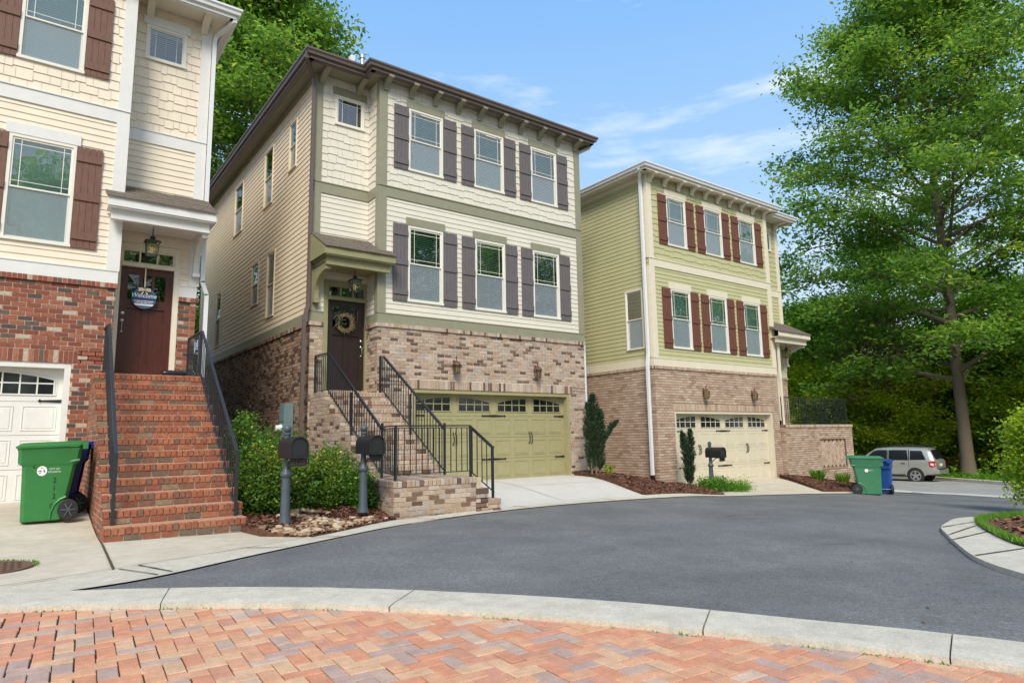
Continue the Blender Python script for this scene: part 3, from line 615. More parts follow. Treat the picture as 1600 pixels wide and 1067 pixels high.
# ================================================================== HOUSES
def window(par, P0, U, Nn, u0, u1, z0, z1, gl='glass', fr='win_white', dh=True, tilt=.35, grille=True, screen=True, casing=.05, blind=True, deep=.35):
    f = wpt(P0, U, Nn); mb = MB(); c = casing
    for a, b, lo, hi in ((u0, u0+c, z0+c, z1-c), (u1-c, u1, z0+c, z1-c), (u0, u1, z1-c, z1), (u0-.012, u1+.012, z0, z0+c)): fbox(mb, f, a, b, lo, hi, -.06, .034 if lo != z0 else .048)
    zm = z0+(z1-z0)*.5 if dh else z0; s = .028; a, b = u0+c, u1-c
    def sash(lo, hi, o0, o1):
        fbox(mb, f, a, a+s, lo+s, hi-s, o0, o1); fbox(mb, f, b-s, b, lo+s, hi-s, o0, o1); fbox(mb, f, a, b, hi-s, hi, o0, o1); fbox(mb, f, a, b, lo, lo+s, o0, o1)
    top = z1-c
    if dh: sash(zm-.01, top, -.012, .016); sash(z0+c, zm+.014, -.04, -.014)
    else: sash(z0+c, top, -.012, .016)
    mb.cm = 1
    for q in ([(a, z0+c), (b, z0+c), (b, z1-c), (a, z1-c)],): mb.face([f(x, z, -deep) for x, z in q])
    mb.face([f(a, z0+c, -.06), f(b, z0+c, -.06), f(b, z0+c, -deep), f(a, z0+c, -deep)]); mb.face([f(a, z1-c, -.06), f(b, z1-c, -.06), f(b, z1-c, -deep), f(a, z1-c, -deep)])
    mb.face([f(a, z0+c, -.06), f(a, z1-c, -.06), f(a, z1-c, -deep), f(a, z0+c, -deep)]); mb.face([f(b, z0+c, -.06), f(b, z1-c, -.06), f(b, z1-c, -deep), f(b, z0+c, -deep)])
    w_ = mb.build('window', [fr, 'room'], par, recalc=False)
    def pane(lo, hi, o):
        m2 = MB(); m2.face([f(a+s, lo, o), f(b-s, lo, o), f(b-s, hi, o), f(a+s, hi, o)]); m2.build('pane', gl, w_, recalc=False)
    if dh: pane(zm+s-.01, top-s, .002); pane(z0+c+s, zm+.014-s, -.026)
    else: pane(z0+c+s, top-s, .002)
    if grille:
        m3 = MB(); lo = (zm+s-.01) if dh else z0+c+s; hi = top-s; g = .005; ins = min(.10, (b-a)*.16)
        for x in (a+s+ins, b-s-ins): fbox(m3, f, x-g, x+g, lo, hi, .004, .009)
        for z in ((lo+ins*.9, hi-ins*.9) if dh else (hi-ins*.9,)): fbox(m3, f, a+s, b-s, z-g, z+g, .004, .010)
        m3.build('grille', fr, w_, recalc=False)
    if blind:
        m4 = MB(); z = top-.03; hw = .025; ca, sa = math.cos(tilt), math.sin(tilt)
        while z > z0+c+.02:
            m4.face([f(a+.01, z-hw*sa, -.075+hw*ca), f(b-.01, z-hw*sa, -.075+hw*ca), f(b-.01, z+hw*sa, -.075-hw*ca), f(a+.01, z+hw*sa, -.075-hw*ca)]); z -= .044
        fbox(m4, f, a+.005, b-.005, top-.03, top, -.10, -.055)
        for x in (a+.12, b-.12, (a+b)/2): fbox(m4, f, x-.002, x+.002, z0+c, top, -.064, -.062)
        m4.build('blind', 'blind', w_, recalc=False)
    if screen and dh:
        m5 = MB(); m5.face([f(a, z0+c, -.005), f(b, z0+c, -.005), f(b, zm, -.005), f(a, zm, -.005)]); m5.build('insect_screen', 'screen', w_, recalc=False)
    return w_
def shutter(par, f, u0, u1, z0, z1, m_):
    mb = MB(); n = 4; g = .005; pw = (u1-u0-g*(n-1))/n
    for i in range(n): a = u0+i*(pw+g); fbox(mb, f, a, a+pw, z0+random.uniform(-.004, .004), z1+random.uniform(-.004, .004), .024, .046)
    H = z1-z0
    for t in (.115, .5, .885): fbox(mb, f, u0+.002, u1-.002, z0+H*t-.065, z0+H*t+.065, .046, .068)
    return mb.build('shutter', m_, par, recalc=False)
def garage(par, f, u0, u1, z0, z1, c, hinge='black'):
    d0 = -.20; mb = MB(); W = u1-u0; H = z1-z0
    for a, b, lo, hi in ((u0, u0+.09, z0, z1), (u1-.09, u1, z0, z1)): fbox(mb, f, a, b, lo, hi, d0-.02, -.01)
    fbox(mb, f, u0+.09, u1-.09, z1-.09, z1, d0-.02, -.01)
    mb.build('garage_door_frame', c, par, recalc=False)
    a0, a1, t = u0+.09, u1-.09, z1-.09; W = a1-a0; H = t-z0; sec = H/4
    mb = MB(); wins = []
    for r_ in range(4):
        lo, hi = z0+r_*sec+.003, z0+(r_+1)*sec-.003
        fbox(mb, f, a0, a1, lo, hi, d0-.04, d0)
        if r_ < 3:
            for k in range(8):
                x0 = a0+W*(k+.10)/8; x1 = a0+W*(k+.90)/8; l2, h2 = lo+.07, hi-.07; e = .012
                for q in ((x0, x0+e, l2+e, h2-e), (x1-e, x1, l2+e, h2-e), (x0, x1, l2, l2+e), (x0, x1, h2-e, h2)): fbox(mb, f, *q, d0, d0+.009)
                fbox(mb, f, x0+.04, x1-.04, l2+.04, h2-.04, d0, d0+.007)
        else:
            for k in range(4):
                x0 = a0+W*(k+.10)/4; x1 = a0+W*(k+.90)/4; wins.append((x0, x1, lo+.11, hi-.06, k))
    door = mb.build('garage_door', c, par, recalc=False)
    for x0, x1, lo, hi, k in wins:
        mb = MB(); n = 4; dx = (x1-x0)/n; flip = (k % 2 == 1)
        def ht(x):
            s = (x-x0)/(x1-x0); s = s if flip else 1-s
            return hi-.12*s*s
        mid = (lo+hi)/2; g = .011
        gm = MB()
        for i in range(n):
            xa, xb = x0+i*dx+g, x0+(i+1)*dx-g
            gm.face([f(xa, lo+g, d0+.004), f(xb, lo+g, d0+.004), f(xb, mid-g, d0+.004), f(xa, mid-g, d0+.004)])
            gm.face([f(xa, mid+g, d0+.004), f(xb, mid+g, d0+.004), f(xb, ht(xb)-g, d0+.004), f(xa, ht(xa)-g, d0+.004)])
        for i in range(n+1): x = x0+i*dx; fbox(mb, f, x-g, x+g, lo+g, ht(x)-g, d0, d0+.014)
        fbox(mb, f, x0-g, x1+g, mid-g, mid+g, d0, d0+.013); fbox(mb, f, x0-.03, x1+.03, lo-g, lo+g, d0, d0+.016)
        for i in range(12):
            xa, xb = x0+(x1-x0)*i/12, x0+(x1-x0)*(i+1)/12
            P = [f(xa, ht(xa)-g, d0), f(xb, ht(xb)-g, d0), f(xb, ht(xb)+g, d0), f(xa, ht(xa)+g, d0)]; Q = [f(xa, ht(xa)-g, d0+.016), f(xb, ht(xb)-g, d0+.016), f(xb, ht(xb)+g, d0+.016), f(xa, ht(xa)+g, d0+.016)]
            mb.poly(P+Q, [(4, 5, 6, 7), (0, 1, 5, 4), (3, 7, 6, 2)])
        for x in (x0-.03, x1+.03): fbox(mb, f, x-.008, x+.008, lo, hi+.02, d0, d0+.01)
        fbox(mb, f, x0-.03, x1+.03, hi+.012, hi+.028, d0, d0+.01)
        wf = mb.build('garage_window', c, door, recalc=False); gm.build('garage_pane', 'car_glass', door, recalc=False)
    def strap(x0, x1, z, tips):
        m2 = MB(); n = 10; mx = (x0+x1)/2; top_, bot = [], []
        for i in range(n+1):
            s = i/n; x = x0+(x1-x0)*s; wd = .010+.014*(1-abs(2*s-1)) if len(tips) == 2 else .010+.016*(s if tips == 'l' else 1-s)
            top_.append((x, z+wd)); bot.append((x, z-wd))
        for i in range(n):
            P = [f(*bot[i], d0+.01), f(*bot[i+1], d0+.01), f(*top_[i+1], d0+.01), f(*top_[i], d0+.01)]; Q = [f(*bot[i], d0+.02), f(*bot[i+1], d0+.02), f(*top_[i+1], d0+.02), f(*top_[i], d0+.02)]
            m2.poly(P+Q, [(4, 5, 6, 7), (0, 1, 5, 4), (3, 7, 6, 2)])
        for x, ch in ((x0, 'l'), (x1, 'r')):
            if ch in tips:
                m2.poly([f(x-.03, z, d0+.02), f(x, z-.03, d0+.02), f(x+.03, z, d0+.02), f(x, z+.03, d0+.02)], [(0, 1, 2, 3)])
        m2.build('strap_hinge', hinge, door, recalc=False)
    for z in (z0+H*.755, z0+H*.245):
        strap((a0+a1)/2-.34, (a0+a1)/2+.34, z, 'lr'); strap(a0, a0+.30, z, 'r'); strap(a1-.30, a1, z, 'l')
    for cx in (a0+W*.25, a0+W*.75):
        for sgn in (-1, 1):
            m3 = MB(); zc = z0+H*.49
            m3.tube([f(cx+sgn*.035, zc+.13, d0+.012), f(cx+sgn*.04, zc+.08, d0+.05), f(cx+sgn*.03, zc, d0+.06), f(cx+sgn*.04, zc-.10, d0+.05), f(cx+sgn*.045, zc-.14, d0+.012)], [.012, .010, .012, .010, .014], 6)
            m3.poly([f(cx+sgn*.035-.022, zc+.12, d0+.014), f(cx+sgn*.035, zc+.09, d0+.014), f(cx+sgn*.035+.022, zc+.12, d0+.014), f(cx+sgn*.035, zc+.17, d0+.014)], [(0, 1, 2, 3)])
            m3.build('door_pull', hinge, door, recalc=False)
def entry_door(par, f, u0, u1, z0, z1, zt, doorm, trim, hs=1):
    # slab u0..u1, z0..z1; transom z1+.07 .. zt
    mb = MB(); c = .10
    fbox(mb, f, u0-c, u0-.004, z0-.02, zt+.12, -.10, .03); fbox(mb, f, u1+.004, u1+c, z0-.02, zt+.12, -.10, .03)
    fbox(mb, f, u0-.004, u1+.004, zt+.01, zt+.12, -.10, .028); fbox(mb, f, u0-.004, u1+.004, z1+.005, z1+.07, -.10, .045)
    fbox(mb, f, u0-.004, u1+.004, z1+.07, z1+.10, -.08, .01); fbox(mb, f, u0-.004, u1+.004, zt-.02, zt+.01, -.08, .01)
    W = u1-u0
    for x in (u0+.012, u0+W/3, u0+2*W/3, u1-.012): fbox(mb, f, x-.014, x+.014, z1+.10, zt-.02, -.08, .012)
    mb.build('door_casing', trim, par, recalc=False)
    mb = MB(); mb.face([f(u0, z1+.09, -.04), f(u1, z1+.09, -.04), f(u1, zt-.01, -.04), f(u0, zt-.01, -.04)]); mb.build('transom_pane', 'glass', par, recalc=False)
    mb = MB(); mb.face([f(u0-.05, z0-.05, -.22), f(u1+.05, z0-.05, -.22), f(u1+.05, zt+.05, -.22), f(u0-.05, zt+.05, -.22)]); mb.build('hallway', 'room', par, recalc=False)
    mb = MB(); H = z1-z0; st = .125; gl0, gl1 = z0+H*.70, z1-.13
    o0, o1 = -.07, -.03
    for q in ((u0, u0+st, z0, z1), (u1-st, u1, z0, z1)): fbox(mb, f, *q, o0, o1)
    for lo, hi in ((z0, z0+.22), (z0+H*.625, gl0), (gl1, z1)): fbox(mb, f, u0+st, u1-st, lo, hi, o0, o1)
    m_ = (u0+u1)/2; fbox(mb, f, m_-.05, m_+.05, z0+.22, z0+H*.625, o0, o1)
    for x in (u0+st+(W-2*st)/3, u0+st+2*(W-2*st)/3): fbox(mb, f, x-.022, x+.022, gl0, gl1, o0, o1)
    for a, b in ((u0+st, m_-.05), (m_+.05, u1-st)): fbox(mb, f, a, b, z0+.22, z0+H*.625, o0+.01, o1-.018)
    fbox(mb, f, u0+st, u1-st, z0+H*.625-.02, z0+H*.625+.02, o1, o1+.012)
    d = mb.build('front_door', doorm, par, recalc=False)
    mb = MB(); mb.face([f(u0+st, gl0, -.05), f(u1-st, gl0, -.05), f(u1-st, gl1, -.05), f(u0+st, gl1, -.05)]); mb.build('door_pane', 'glass_dark', d, recalc=False)
    hx = u1-.065 if hs > 0 else u0+.065; mb = MB(); zc = z0+1.0
    for z, ra in ((zc+.14, .032), (zc, .030), (zc-.20, .022)):
        p = f(hx, z, 0); mb.lathe(p, [(ra, o1*-1-.0), (ra, o1*-1-.014), (ra*.5, o1*-1-.024)], 14, axis='Y')
    mb.tube([f(hx, zc, o1+.02), f(hx, zc-.02, o1+.055), f(hx, zc-.11, o1+.06), f(hx, zc-.19, o1+.03)], .010, 8)
    mb.build('door_handle', 'metal', d, smooth=True)
    return d
def bracket_profile(dp, ht, th=.06):   # eave bracket seen from the side: x outwards, z down from soffit
    arc = [(dp*(1-math.cos(t))*.9+.03, -ht+ht*.78*math.sin(t)) for t in [i*math.pi/2/6 for i in range(7)]]
    return [(0, 0), (0, -ht)]+arc+[(dp, -ht*.16), (dp, 0)]
def house(c):
    X0, s, Yf, rd, dz = c['X0'], c['s'], c['Yf'], .60, c['dz']; BW = 6.22; EW = c['ew']; Yr = Yf+rd; D = Yf+12.3
    bx0, bx1 = sorted((X0, X0+s*BW)); ex0, ex1 = sorted((X0, X0-s*EW)); hx0, hx1 = min(bx0, ex0), max(bx1, ex1)
    cb, ct, tt, b0, b1, sf = 2.51+dz, 2.60+dz, 2.82+dz, 5.58+dz, 5.82+dz, 8.45+dz
    root = thing(c['name'], c['label'], 'house', (hx0, Yf, c['z0']))
    gz = c['z0']-.5
    XF = lambda u: X0+s*u
    FN, FU = (0, -1, 0), (1, 0, 0)
    PB = (bx0, Yf, 0); PR = (ex0, Yr, 0); fB = wpt(PB, FU, FN); fR = wpt(PR, FU, FN)
    def ux(X): return X-bx0
    # openings on the bay
    wins = []
    for i, (ua, ub) in enumerate(((.73, 1.68), (2.60, 3.54), (4.45, 5.38))):
        xa, xb = sorted((XF(ua), XF(ub))); wins += [(xa-bx0, xb-bx0, 3.155+dz, 4.98+dz), (xa-bx0, xb-bx0, 6.34+dz, 7.92+dz)]
    g = sorted((XF(c['g'][0]), XF(c['g'][1]))); gop = (g[0]-bx0, g[1]-bx0, c['z0'], c['gt'])
    wb = [(w_[0]+.03, w_[1]-.03, w_[2]+.03, w_[3]-.03) for w_ in wins]
    # brick base of the bay, right return and left side
    bm_ = c['brick']; mm = c['mortar']
    mb = MB(); sold = (gop[0]-.08, gop[1]+.08, c['gt'], c['gt']+.215)
    bricks(mb, PB, FU, FN, BW, gz, cb, [(gop[0], gop[1], gz-1, c['gt']), sold])
    mb.cm = 1; panel(mb, PB, FU, FN, BW, c['gt'], c['gt']+.215, []); mb.cm = 0
    rowlock(mb, fB(gop[0]-.08, 0), FU, FN, gop[1]-gop[0]+.16, c['gt'], c['gt']+.205, .012, inn=0 if False else .19)
    rowlock(mb, fB(-.035, 0), FU, FN, BW+.07, cb+.004, ct, .045)
    if s > 0: # entry on the left: bay side faces -X
        Pq = (bx0, Yf, 0); bricks(mb, Pq, (0, 1, 0), (-1, 0, 0), rd, gz, cb, phase=1); rowlock(mb, Pq, (0, 1, 0), (-1, 0, 0), rd, cb+.004, ct, .04)
    # garage reveal bricks
    for xx, nn in ((gop[0], 1), (gop[1], -1)):
        P = np.array(fB(xx, 0)); bricks(mb, (P[0], P[1], 0), (0, 1, 0), (nn, 0, 0), .2, c['z0']-.1, c['gt'], dep=.002)
    mb.build('brick_wall', [bm_, mm], root, recalc=False)
    mb = MB()
    dx0, dx1 = c['door']; dz0, dz1 = c['dz0'], c['dz0']+2.03
    dop = (dx0-.10-ex0, dx1+.10-ex0, gz-1, dz1+.45)
    bricks(mb, PR, FU, FN, EW, gz, cb, [dop], phase=1)
    for a, b in subtract(0, EW, [dop[:2]]): rowlock(mb, fR(a-(.035 if a == 0 and s > 0 else 0), 0), FU, FN, b-a+(.035 if (a == 0 and s > 0) or (b == EW and s < 0) else 0), cb+.004, ct, .045)
    mb.build('entry_brick', [bm_, mm], root, recalc=False)
    # side wall facing -X
    sy = Yr if s > 0 else Yf; sw = D-sy; PS = (hx0, sy, 0); SU, SN = (0, 1, 0), (-1, 0, 0); fS = wpt(PS, SU, SN)
    sops = [(a-sy, b-sy, lo, hi) for a, b, lo, hi in c.get('side', [])]; sopb = [(a+.03, b-.03, lo+.03, hi-.03) for a, b, lo, hi in sops]
    mb = MB(); bricks(mb, PS, SU, SN, sw, gz, cb, phase=0); rowlock(mb, PS, SU, SN, sw, cb+.004, ct, .04)
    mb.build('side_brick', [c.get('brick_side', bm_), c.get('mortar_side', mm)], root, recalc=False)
    mb = MB(); panel(mb, PS, SU, SN, sw, tt-.02, sf, sopb, off=-.002); laps(mb, PS, SU, SN, sw, tt, sf, sopb, expo=.125); mb.build('side_siding', c.get('siding_side', c['siding']), root, recalc=False)
    # hidden walls keep the house solid from other viewpoints
    mb = MB(); panel(mb, (hx1, Yr if s < 0 else Yf, 0), (0, 1, 0), (1, 0, 0), D-(Yr if s < 0 else Yf), gz, tt, []); panel(mb, (hx0, D, 0), (1, 0, 0), (0, 1, 0), hx1-hx0, gz, tt, [])
    mb.build('back_brick', [bm_], root, recalc=False)
    mb = MB(); laps(mb, (hx1, Yr if s < 0 else Yf, 0), (0, 1, 0), (1, 0, 0), D-(Yr if s < 0 else Yf), tt, sf, expo=.125); laps(mb, (hx0, D, 0), (1, 0, 0), (0, 1, 0), hx1-hx0, tt, sf, expo=.125)
    if s < 0: laps(mb, (X0, Yf, 0), (0, 1, 0), (1, 0, 0), rd, tt, sf, expo=.125); panel(mb, (X0, Yf, 0), (0, 1, 0), (1, 0, 0), rd, gz, tt, [])
    mb.build('back_siding', c['siding'], root, recalc=False)
    # lap siding (lower) and shakes (upper)
    swin = sorted(c['small']); sop = (swin[0]-ex0, swin[1]-ex0, 7.31+dz, 8.04+dz); sopw = (sop[0]+.03, sop[1]-.03, sop[2]+.03, sop[3]-.03)
    mb = MB(); panel(mb, PB, FU, FN, BW, tt-.02, sf, wb, off=-.002); laps(mb, PB, FU, FN, BW, tt, b0, wb)
    panel(mb, PR, FU, FN, EW, tt-.02, sf, [sopw, dop], off=-.002); laps(mb, PR, FU, FN, EW, tt, b0, [dop])
    if s > 0: panel(mb, (bx0, Yf, 0), (0, 1, 0), (-1, 0, 0), rd, tt-.02, sf, [], off=-.002); laps(mb, (bx0, Yf, 0), (0, 1, 0), (-1, 0, 0), rd, tt, b0)
    mb.build('lap_siding', c['siding'], root, recalc=False)
    mb = MB(); shakes(mb, PB, FU, FN, BW, b1, sf, wb); mb.build('shingle_siding', c['siding'], root, recalc=False)
    mb = MB(); shakes(mb, PR, FU, FN, EW, b1, sf, [sopw])
    if s > 0: shakes(mb, (bx0, Yf, 0), (0, 1, 0), (-1, 0, 0), rd, b1, sf)
    mb.build('shingle_siding', c['siding'], root, recalc=False)
    # trim: base board, belt, corner boards, frieze
    tr = c['trim']; mb = MB()
    fbox(mb, fB, -.02, BW+.02, ct, tt, 0, .028); fbox(mb, fB, -.03, BW+.03, tt-.004, tt+.018, 0, .04)
    for a, b in subtract(0, EW, [dop[:2]]): fbox(mb, fR, a, b, ct, tt, 0, .026); fbox(mb, fR, a, b, tt-.004, tt+.016, 0, .036)
    fbox(mb, fS, -.02, sw, ct, tt, 0, .028)
    fbox(mb, fB, -.03, BW+.03, b0, b1, 0, .032); fbox(mb, fB, -.035, BW+.035, b1-.003, b1+.02, 0, .05); xe = EW+(.034 if s < 0 else 0); fbox(mb, fR, 0, xe, b0, b1, 0, .030); fbox(mb, fR, 0, xe, b1-.003, b1+.02, 0, .045)
    fG = wpt((bx0, Yf, 0), (0, 1, 0), (-1, 0, 0))
    if s > 0: fbox(mb, fG, 0, rd, b0, b1, 0, .030); fbox(mb, fG, 0, rd, ct, tt, 0, .026)
    cw = .17
    for lo, hi in ((tt+.02, b0), (b1+.02, sf)):
        fbox(mb, fB, -.034, cw, lo, hi, 0, .036); fbox(mb, fB, BW-cw, BW+.034, lo, hi, 0, .036)
        if s > 0: fbox(mb, fG, .001, .13, lo, hi, 0, .034)
        if s < 0: fbox(mb, fS, .001, .12, lo, hi, 0, .034)
        if s > 0: fbox(mb, fR, -.034, .15, lo, hi, 0, .034); fbox(mb, fS, .001, .10, lo, hi, 0, .034)
        else: fbox(mb, fR, EW-.16, EW+.034, lo, hi, 0, .034)
    fbox(mb, fS, .11, sw, sf-.16, sf, 0, .024)
    mb.build('trim_boards', tr, root, recalc=False)
    if s < 0: pass
    # windows
    for i, w_ in enumerate(wins):
        window(root, PB, FU, FN, *w_, fr=c['win'], tilt=c['tilt'][i % 2])
        mb = MB(); fbox(mb, fB, w_[0]-.05, w_[1]+.05, w_[3]+.004, w_[3]+.195, 0, .042); mb.build('window_header', tr, root, recalc=False)
        shutter(root, fB, w_[0]-.385, w_[0]-.006, w_[2]+.0, w_[3]-.0, c['shut']); shutter(root, fB, w_[1]+.006, w_[1]+.385, w_[2], w_[3], c['shut'])
    window(root, PR, FU, FN, *sop, fr=c['win'], dh=False, tilt=.35)
    mb = MB(); fbox(mb, fR, sop[0]-.06, sop[1]+.06, sop[3]+.004, sop[3]+.19, 0, .042); mb.build('window_header', tr, root, recalc=False)
    for w_ in sops: window(root, PS, SU, SN, *w_, fr=c['win'] if dz < -.1 else 'siding_warm_lit', gl='glass' if dz < -.1 else 'glass_side', tilt=.9 if dz < -.1 else 1.2, casing=.035, grille=False, blind=(dz < -.1))
    # garage and door
    garage(root, fB, gop[0], gop[1], c['z0'], c['gt'], c['gar'])
    entry_door(root, fR, dx0-ex0, dx1-ex0, dz0, dz1, dz1+.33, c['doorm'], c['doortrim'], hs=s)
    # eaves
    oh = .38; ohf = .36; ohr = .56
    el0 = hx0-.36; el1 = hx1+.36; yb = Yf-.31; yr = Yr-.56
    if s > 0: outl = [(el0, yr), (X0-.36, yr), (X0-.36, yb), (el1, yb), (el1, D+.36), (el0, D+.36)]
    else: outl = [(el0, yb), (X0+.36, yb), (X0+.36, yr), (el1, yr), (el1, D+.36), (el0, D+.36)]
    mb = MB(); mb.prism(outl, sf, sf+.02, 'Z'); n = len(outl); rg = random.Random(3)
    mb.build('soffit', c['soffit'], root)
    mb = MB(); mg = MB()
    for i in range(n):
        a = np.array((*outl[i], 0.)); b = np.array((*outl[(i+1) % n], 0.)); d = b-a; L = np.linalg.norm(d); d /= L; nn = np.array((d[1], -d[0], 0))
        conv0 = 1; ff = wpt((a[0], a[1], 0), d, nn)
        fbox(mb, ff, -.0, L, sf-.035, sf+.16, -.02, .022)
        fbox(mb, ff, 0, L, sf-.045, sf-.02, -.10, .0)
        # gutter with a stepped K profile
        e = .11
        pa = [(.024, sf+.04), (.075, sf+.045), (.085, sf+.10), (.115, sf+.13), (.115, sf+.17), (.105, sf+.17), (.105, sf+.14), (.03, sf+.14)]
        ext0 = e; ext1 = e
        V = []
        for u_, (q0, q1) in ((0, (0, 0)), (1, (1, 1))):
            for o_, z_ in pa:
                pv = outl[i-1]; nx = outl[(i+2) % n]
                # mitre: convex corners extend, the one concave corner shortens
                if u_ == 0: dv = np.array((a[0]-pv[0], a[1]-pv[1])); cr_ = dv[0]*d[1]-dv[1]*d[0]; uu = -o_ if cr_ > 0 else o_
                else: dv = np.array((nx[0]-b[0], nx[1]-b[1])); cr_ = d[0]*dv[1]-d[1]*dv[0]; uu = L+(o_ if cr_ > 0 else -o_)
                V.append(ff(uu, z_, o_))
        k = len(pa); mg.poly(V, [(j, (j+1) % k, k+(j+1) % k, k+j) for j in range(k)])
    mb.build('fascia', c['fascia'], root); mg.build('gutter', c['gutter'], root, recalc=False)
    # shallow hipped roof
    mb = MB(); cx0, cx1, cy0, cy1 = el0-.02, el1+.02, yb-.05, D+.4; zt = sf+.16; rg_ = (cx1-cx0)/2; rise = rg_*.30
    A = [(cx0, cy0 if s < 0 else yr-.05, zt), (cx1, cy0 if s > 0 else yr-.05, zt), (cx1, cy1, zt), (cx0, cy1, zt)]
    r1 = ((cx0+cx1)/2, cy0+rg_, zt+rise); r2 = ((cx0+cx1)/2, cy1-rg_, zt+rise)
    mb.poly(A+[r1, r2], [(0, 1, 4), (1, 2, 5, 4), (2, 3, 5), (3, 0, 4, 5)])
    if s > 0: mb.poly([(X0-.38, cy0, zt), (cx1, cy0, zt), ((cx0+cx1)/2, cy0+rg_, zt+rise)], [(0, 1, 2)])
    else: mb.poly([(cx0, cy0, zt), (X0+.38, cy0, zt), ((cx0+cx1)/2, cy0+rg_, zt+rise)], [(0, 1, 2)])
    mb.build('roof', 'shingle', root)
    # brackets under the front eaves
    def brk(x, y0, dp, ht):
        m2 = MB(); m2.prism([(y0-a, sf-.002+b) for a, b in bracket_profile(dp, ht)], x-.065, x+.065, 'X'); m2.build('eave_bracket', c['brk'], root)
    nb = 10
    for i in range(nb): brk(bx0+.13+(BW-.26)*i/(nb-1), Yf-.036, .30, .27)
    for x in ((ex0+.12, ex1-.30) if s > 0 else (ex0+.30, ex1-.12)): brk(x, Yr-.036, .44, .26)
    # entry canopy
    ca0, ca1 = c['can']; yc = Yf-.40 if 'cy' not in c else c['cy']; cz = c['cz']; mb = MB()
    ye = Yr-.03
    L0, L1 = (ca0, X0) if s > 0 else (X0, ca1)       # part in front of the recess goes back to its wall; the overhang stops at the bay
    rs = .34
    def slab(xa, xb, y0, y1, z0_, z1_, th):
        mb.poly([(xa, y0, z0_), (xb, y0, z0_), (xb, y1, z1_), (xa, y1, z1_), (xa, y0, z0_+th), (xb, y0, z0_+th), (xb, y1, z1_+th), (xa, y1, z1_+th)], [(0, 3, 2, 1), (4, 5, 6, 7), (0, 1, 5, 4), (1, 2, 6, 5), (2, 3, 7, 6), (3, 0, 4, 7)])
    z_at = lambda y: cz+.55*(y-yc)/(Yr-yc)*1.0
    nrow = 7; 
    def course(xa, xb, ylo, yhi):
        rg2 = random.Random(4); y = ylo
        while y < yhi-.02:
            y2 = min(y+.14, yhi); x = xa
            while x < xb:
                x2 = min(x+rg2.uniform(.14, .3), xb); j = rg2.uniform(0, .012); slab(x, x2-.004, y-j, y2, z_at(y)+.012, z_at(y2)+.004, .014+rg2.uniform(0, .008)); x = x2
            y = y2
    course(L0, L1, yc-.03, ye)
    if s > 0: course(X0, ca1, yc-.03, Yf-.04)
    else: course(ca0, X0, yc-.03, Yf-.04)
    mb.build('canopy_roof', 'shingle', root)
    mb = MB()
    for xa, xb, ybk in ((L0, L1, ye), ((X0, ca1, Yf-.04) if s > 0 else (ca0, X0, Yf-.04))):
        slab(xa+.02 if xa != X0 else xa, xb-.02 if xb != X0 else xb, yc, ybk, cz-.02, z_at(ybk)-.02, .03)
        mb.box(xa+.02 if xa != X0 else xa, xb-.02 if xb != X0 else xb, yc+.01, yc+.04, cz-.16, cz-.02)                                  # fascia
        mb.box(xa+.10 if xa != X0 else xa, xb-.10 if xb != X0 else xb, yc+.13, yc+.24, cz-.36, cz-.17)              # beam
        mb.box(xa+.04 if xa != X0 else xa, xb-.04 if xb != X0 else xb, yc+.03, ybk, cz-.185, cz-.165)              # soffit
    # end fascia and end beam on the free side
    xs_ = ca0 if s > 0 else ca1; dn = 1 if s > 0 else -1
    mb.prism([(yc+.02, cz-.16), (ye, cz-.16), (ye, z_at(ye)-.02), (yc+.02, cz-.02)], min(xs_, xs_+dn*.03), max(xs_, xs_+dn*.03), 'X')
    xb_ = xs_+dn*.11; mb.box(min(xb_, xb_+dn*.10), max(xb_, xb_+dn*.10), yc+.24, ye, cz-.36, cz-.17)
    mb.box(min(xb_, X0), max(xb_, X0), yc+.24, ye, cz-.30, cz-.28)
    mb.build('canopy_frame', c['cantrim'], root, recalc=False)
    # curved corbel on the free side
    m2 = MB(); xk = xb_+dn*.05; prof = [(ye, cz-.36), (yc+.20, cz-.36), (yc+.20, cz-.44)]
    for i in range(9): t = i/8*math.pi/2; prof.append((yc+.26+(ye-.10-yc-.26)*math.sin(t), cz-.44-.42*(1-math.cos(t))))
    prof += [(ye-.10, cz-.98), (ye, cz-1.0)]
    m2.prism(prof, xk-.05, xk+.05, 'X'); m2.box(xk-.065, xk+.065, ye-.13, ye, cz-1.06, cz-.99); m2.build('corbel', c['cantrim'], root)
    return root, locals()
def pipe(par, pts, m_, w_=.075, d_=.055):
    mb = MB()
    for a, b in zip(pts[:-1], pts[1:]): 
        a = np.array(a, float); b = np.array(b, float); dd = (b-a)/np.linalg.norm(b-a)
        mb.bar(a-dd*.012, b+dd*.012, w_, d_, up=(0, 1, 0) if abs(dd[2]) > .9 else (0, 0, 1))
    return mb.build('downspout', m_, par, recalc=False)
H1, _ = house(dict(name='townhouse', label='cream townhouse with red brick base and brown shutters, at the left edge', X0=1.13, s=-1, Yf=13.27, dz=.21, z0=-.93, ew=1.42, g=(.56, 5.42), gt=1.37,
    brick='brick_red', mortar='mortar', siding='siding_peach', trim='trim_white', shut='shut_brown', win='win_white', gar='gar_white', door=(1.25, 2.13), dz0=1.27, small=(1.39, 2.12), doorm='door_red', doortrim='trim_cream',
    soffit='trim_cream', fascia='trim_white', gutter='white_metal', brk='trim_cream', can=(.86, 2.66), cz=4.28, cantrim='trim_white', tilt=(1.35, 1.3)))
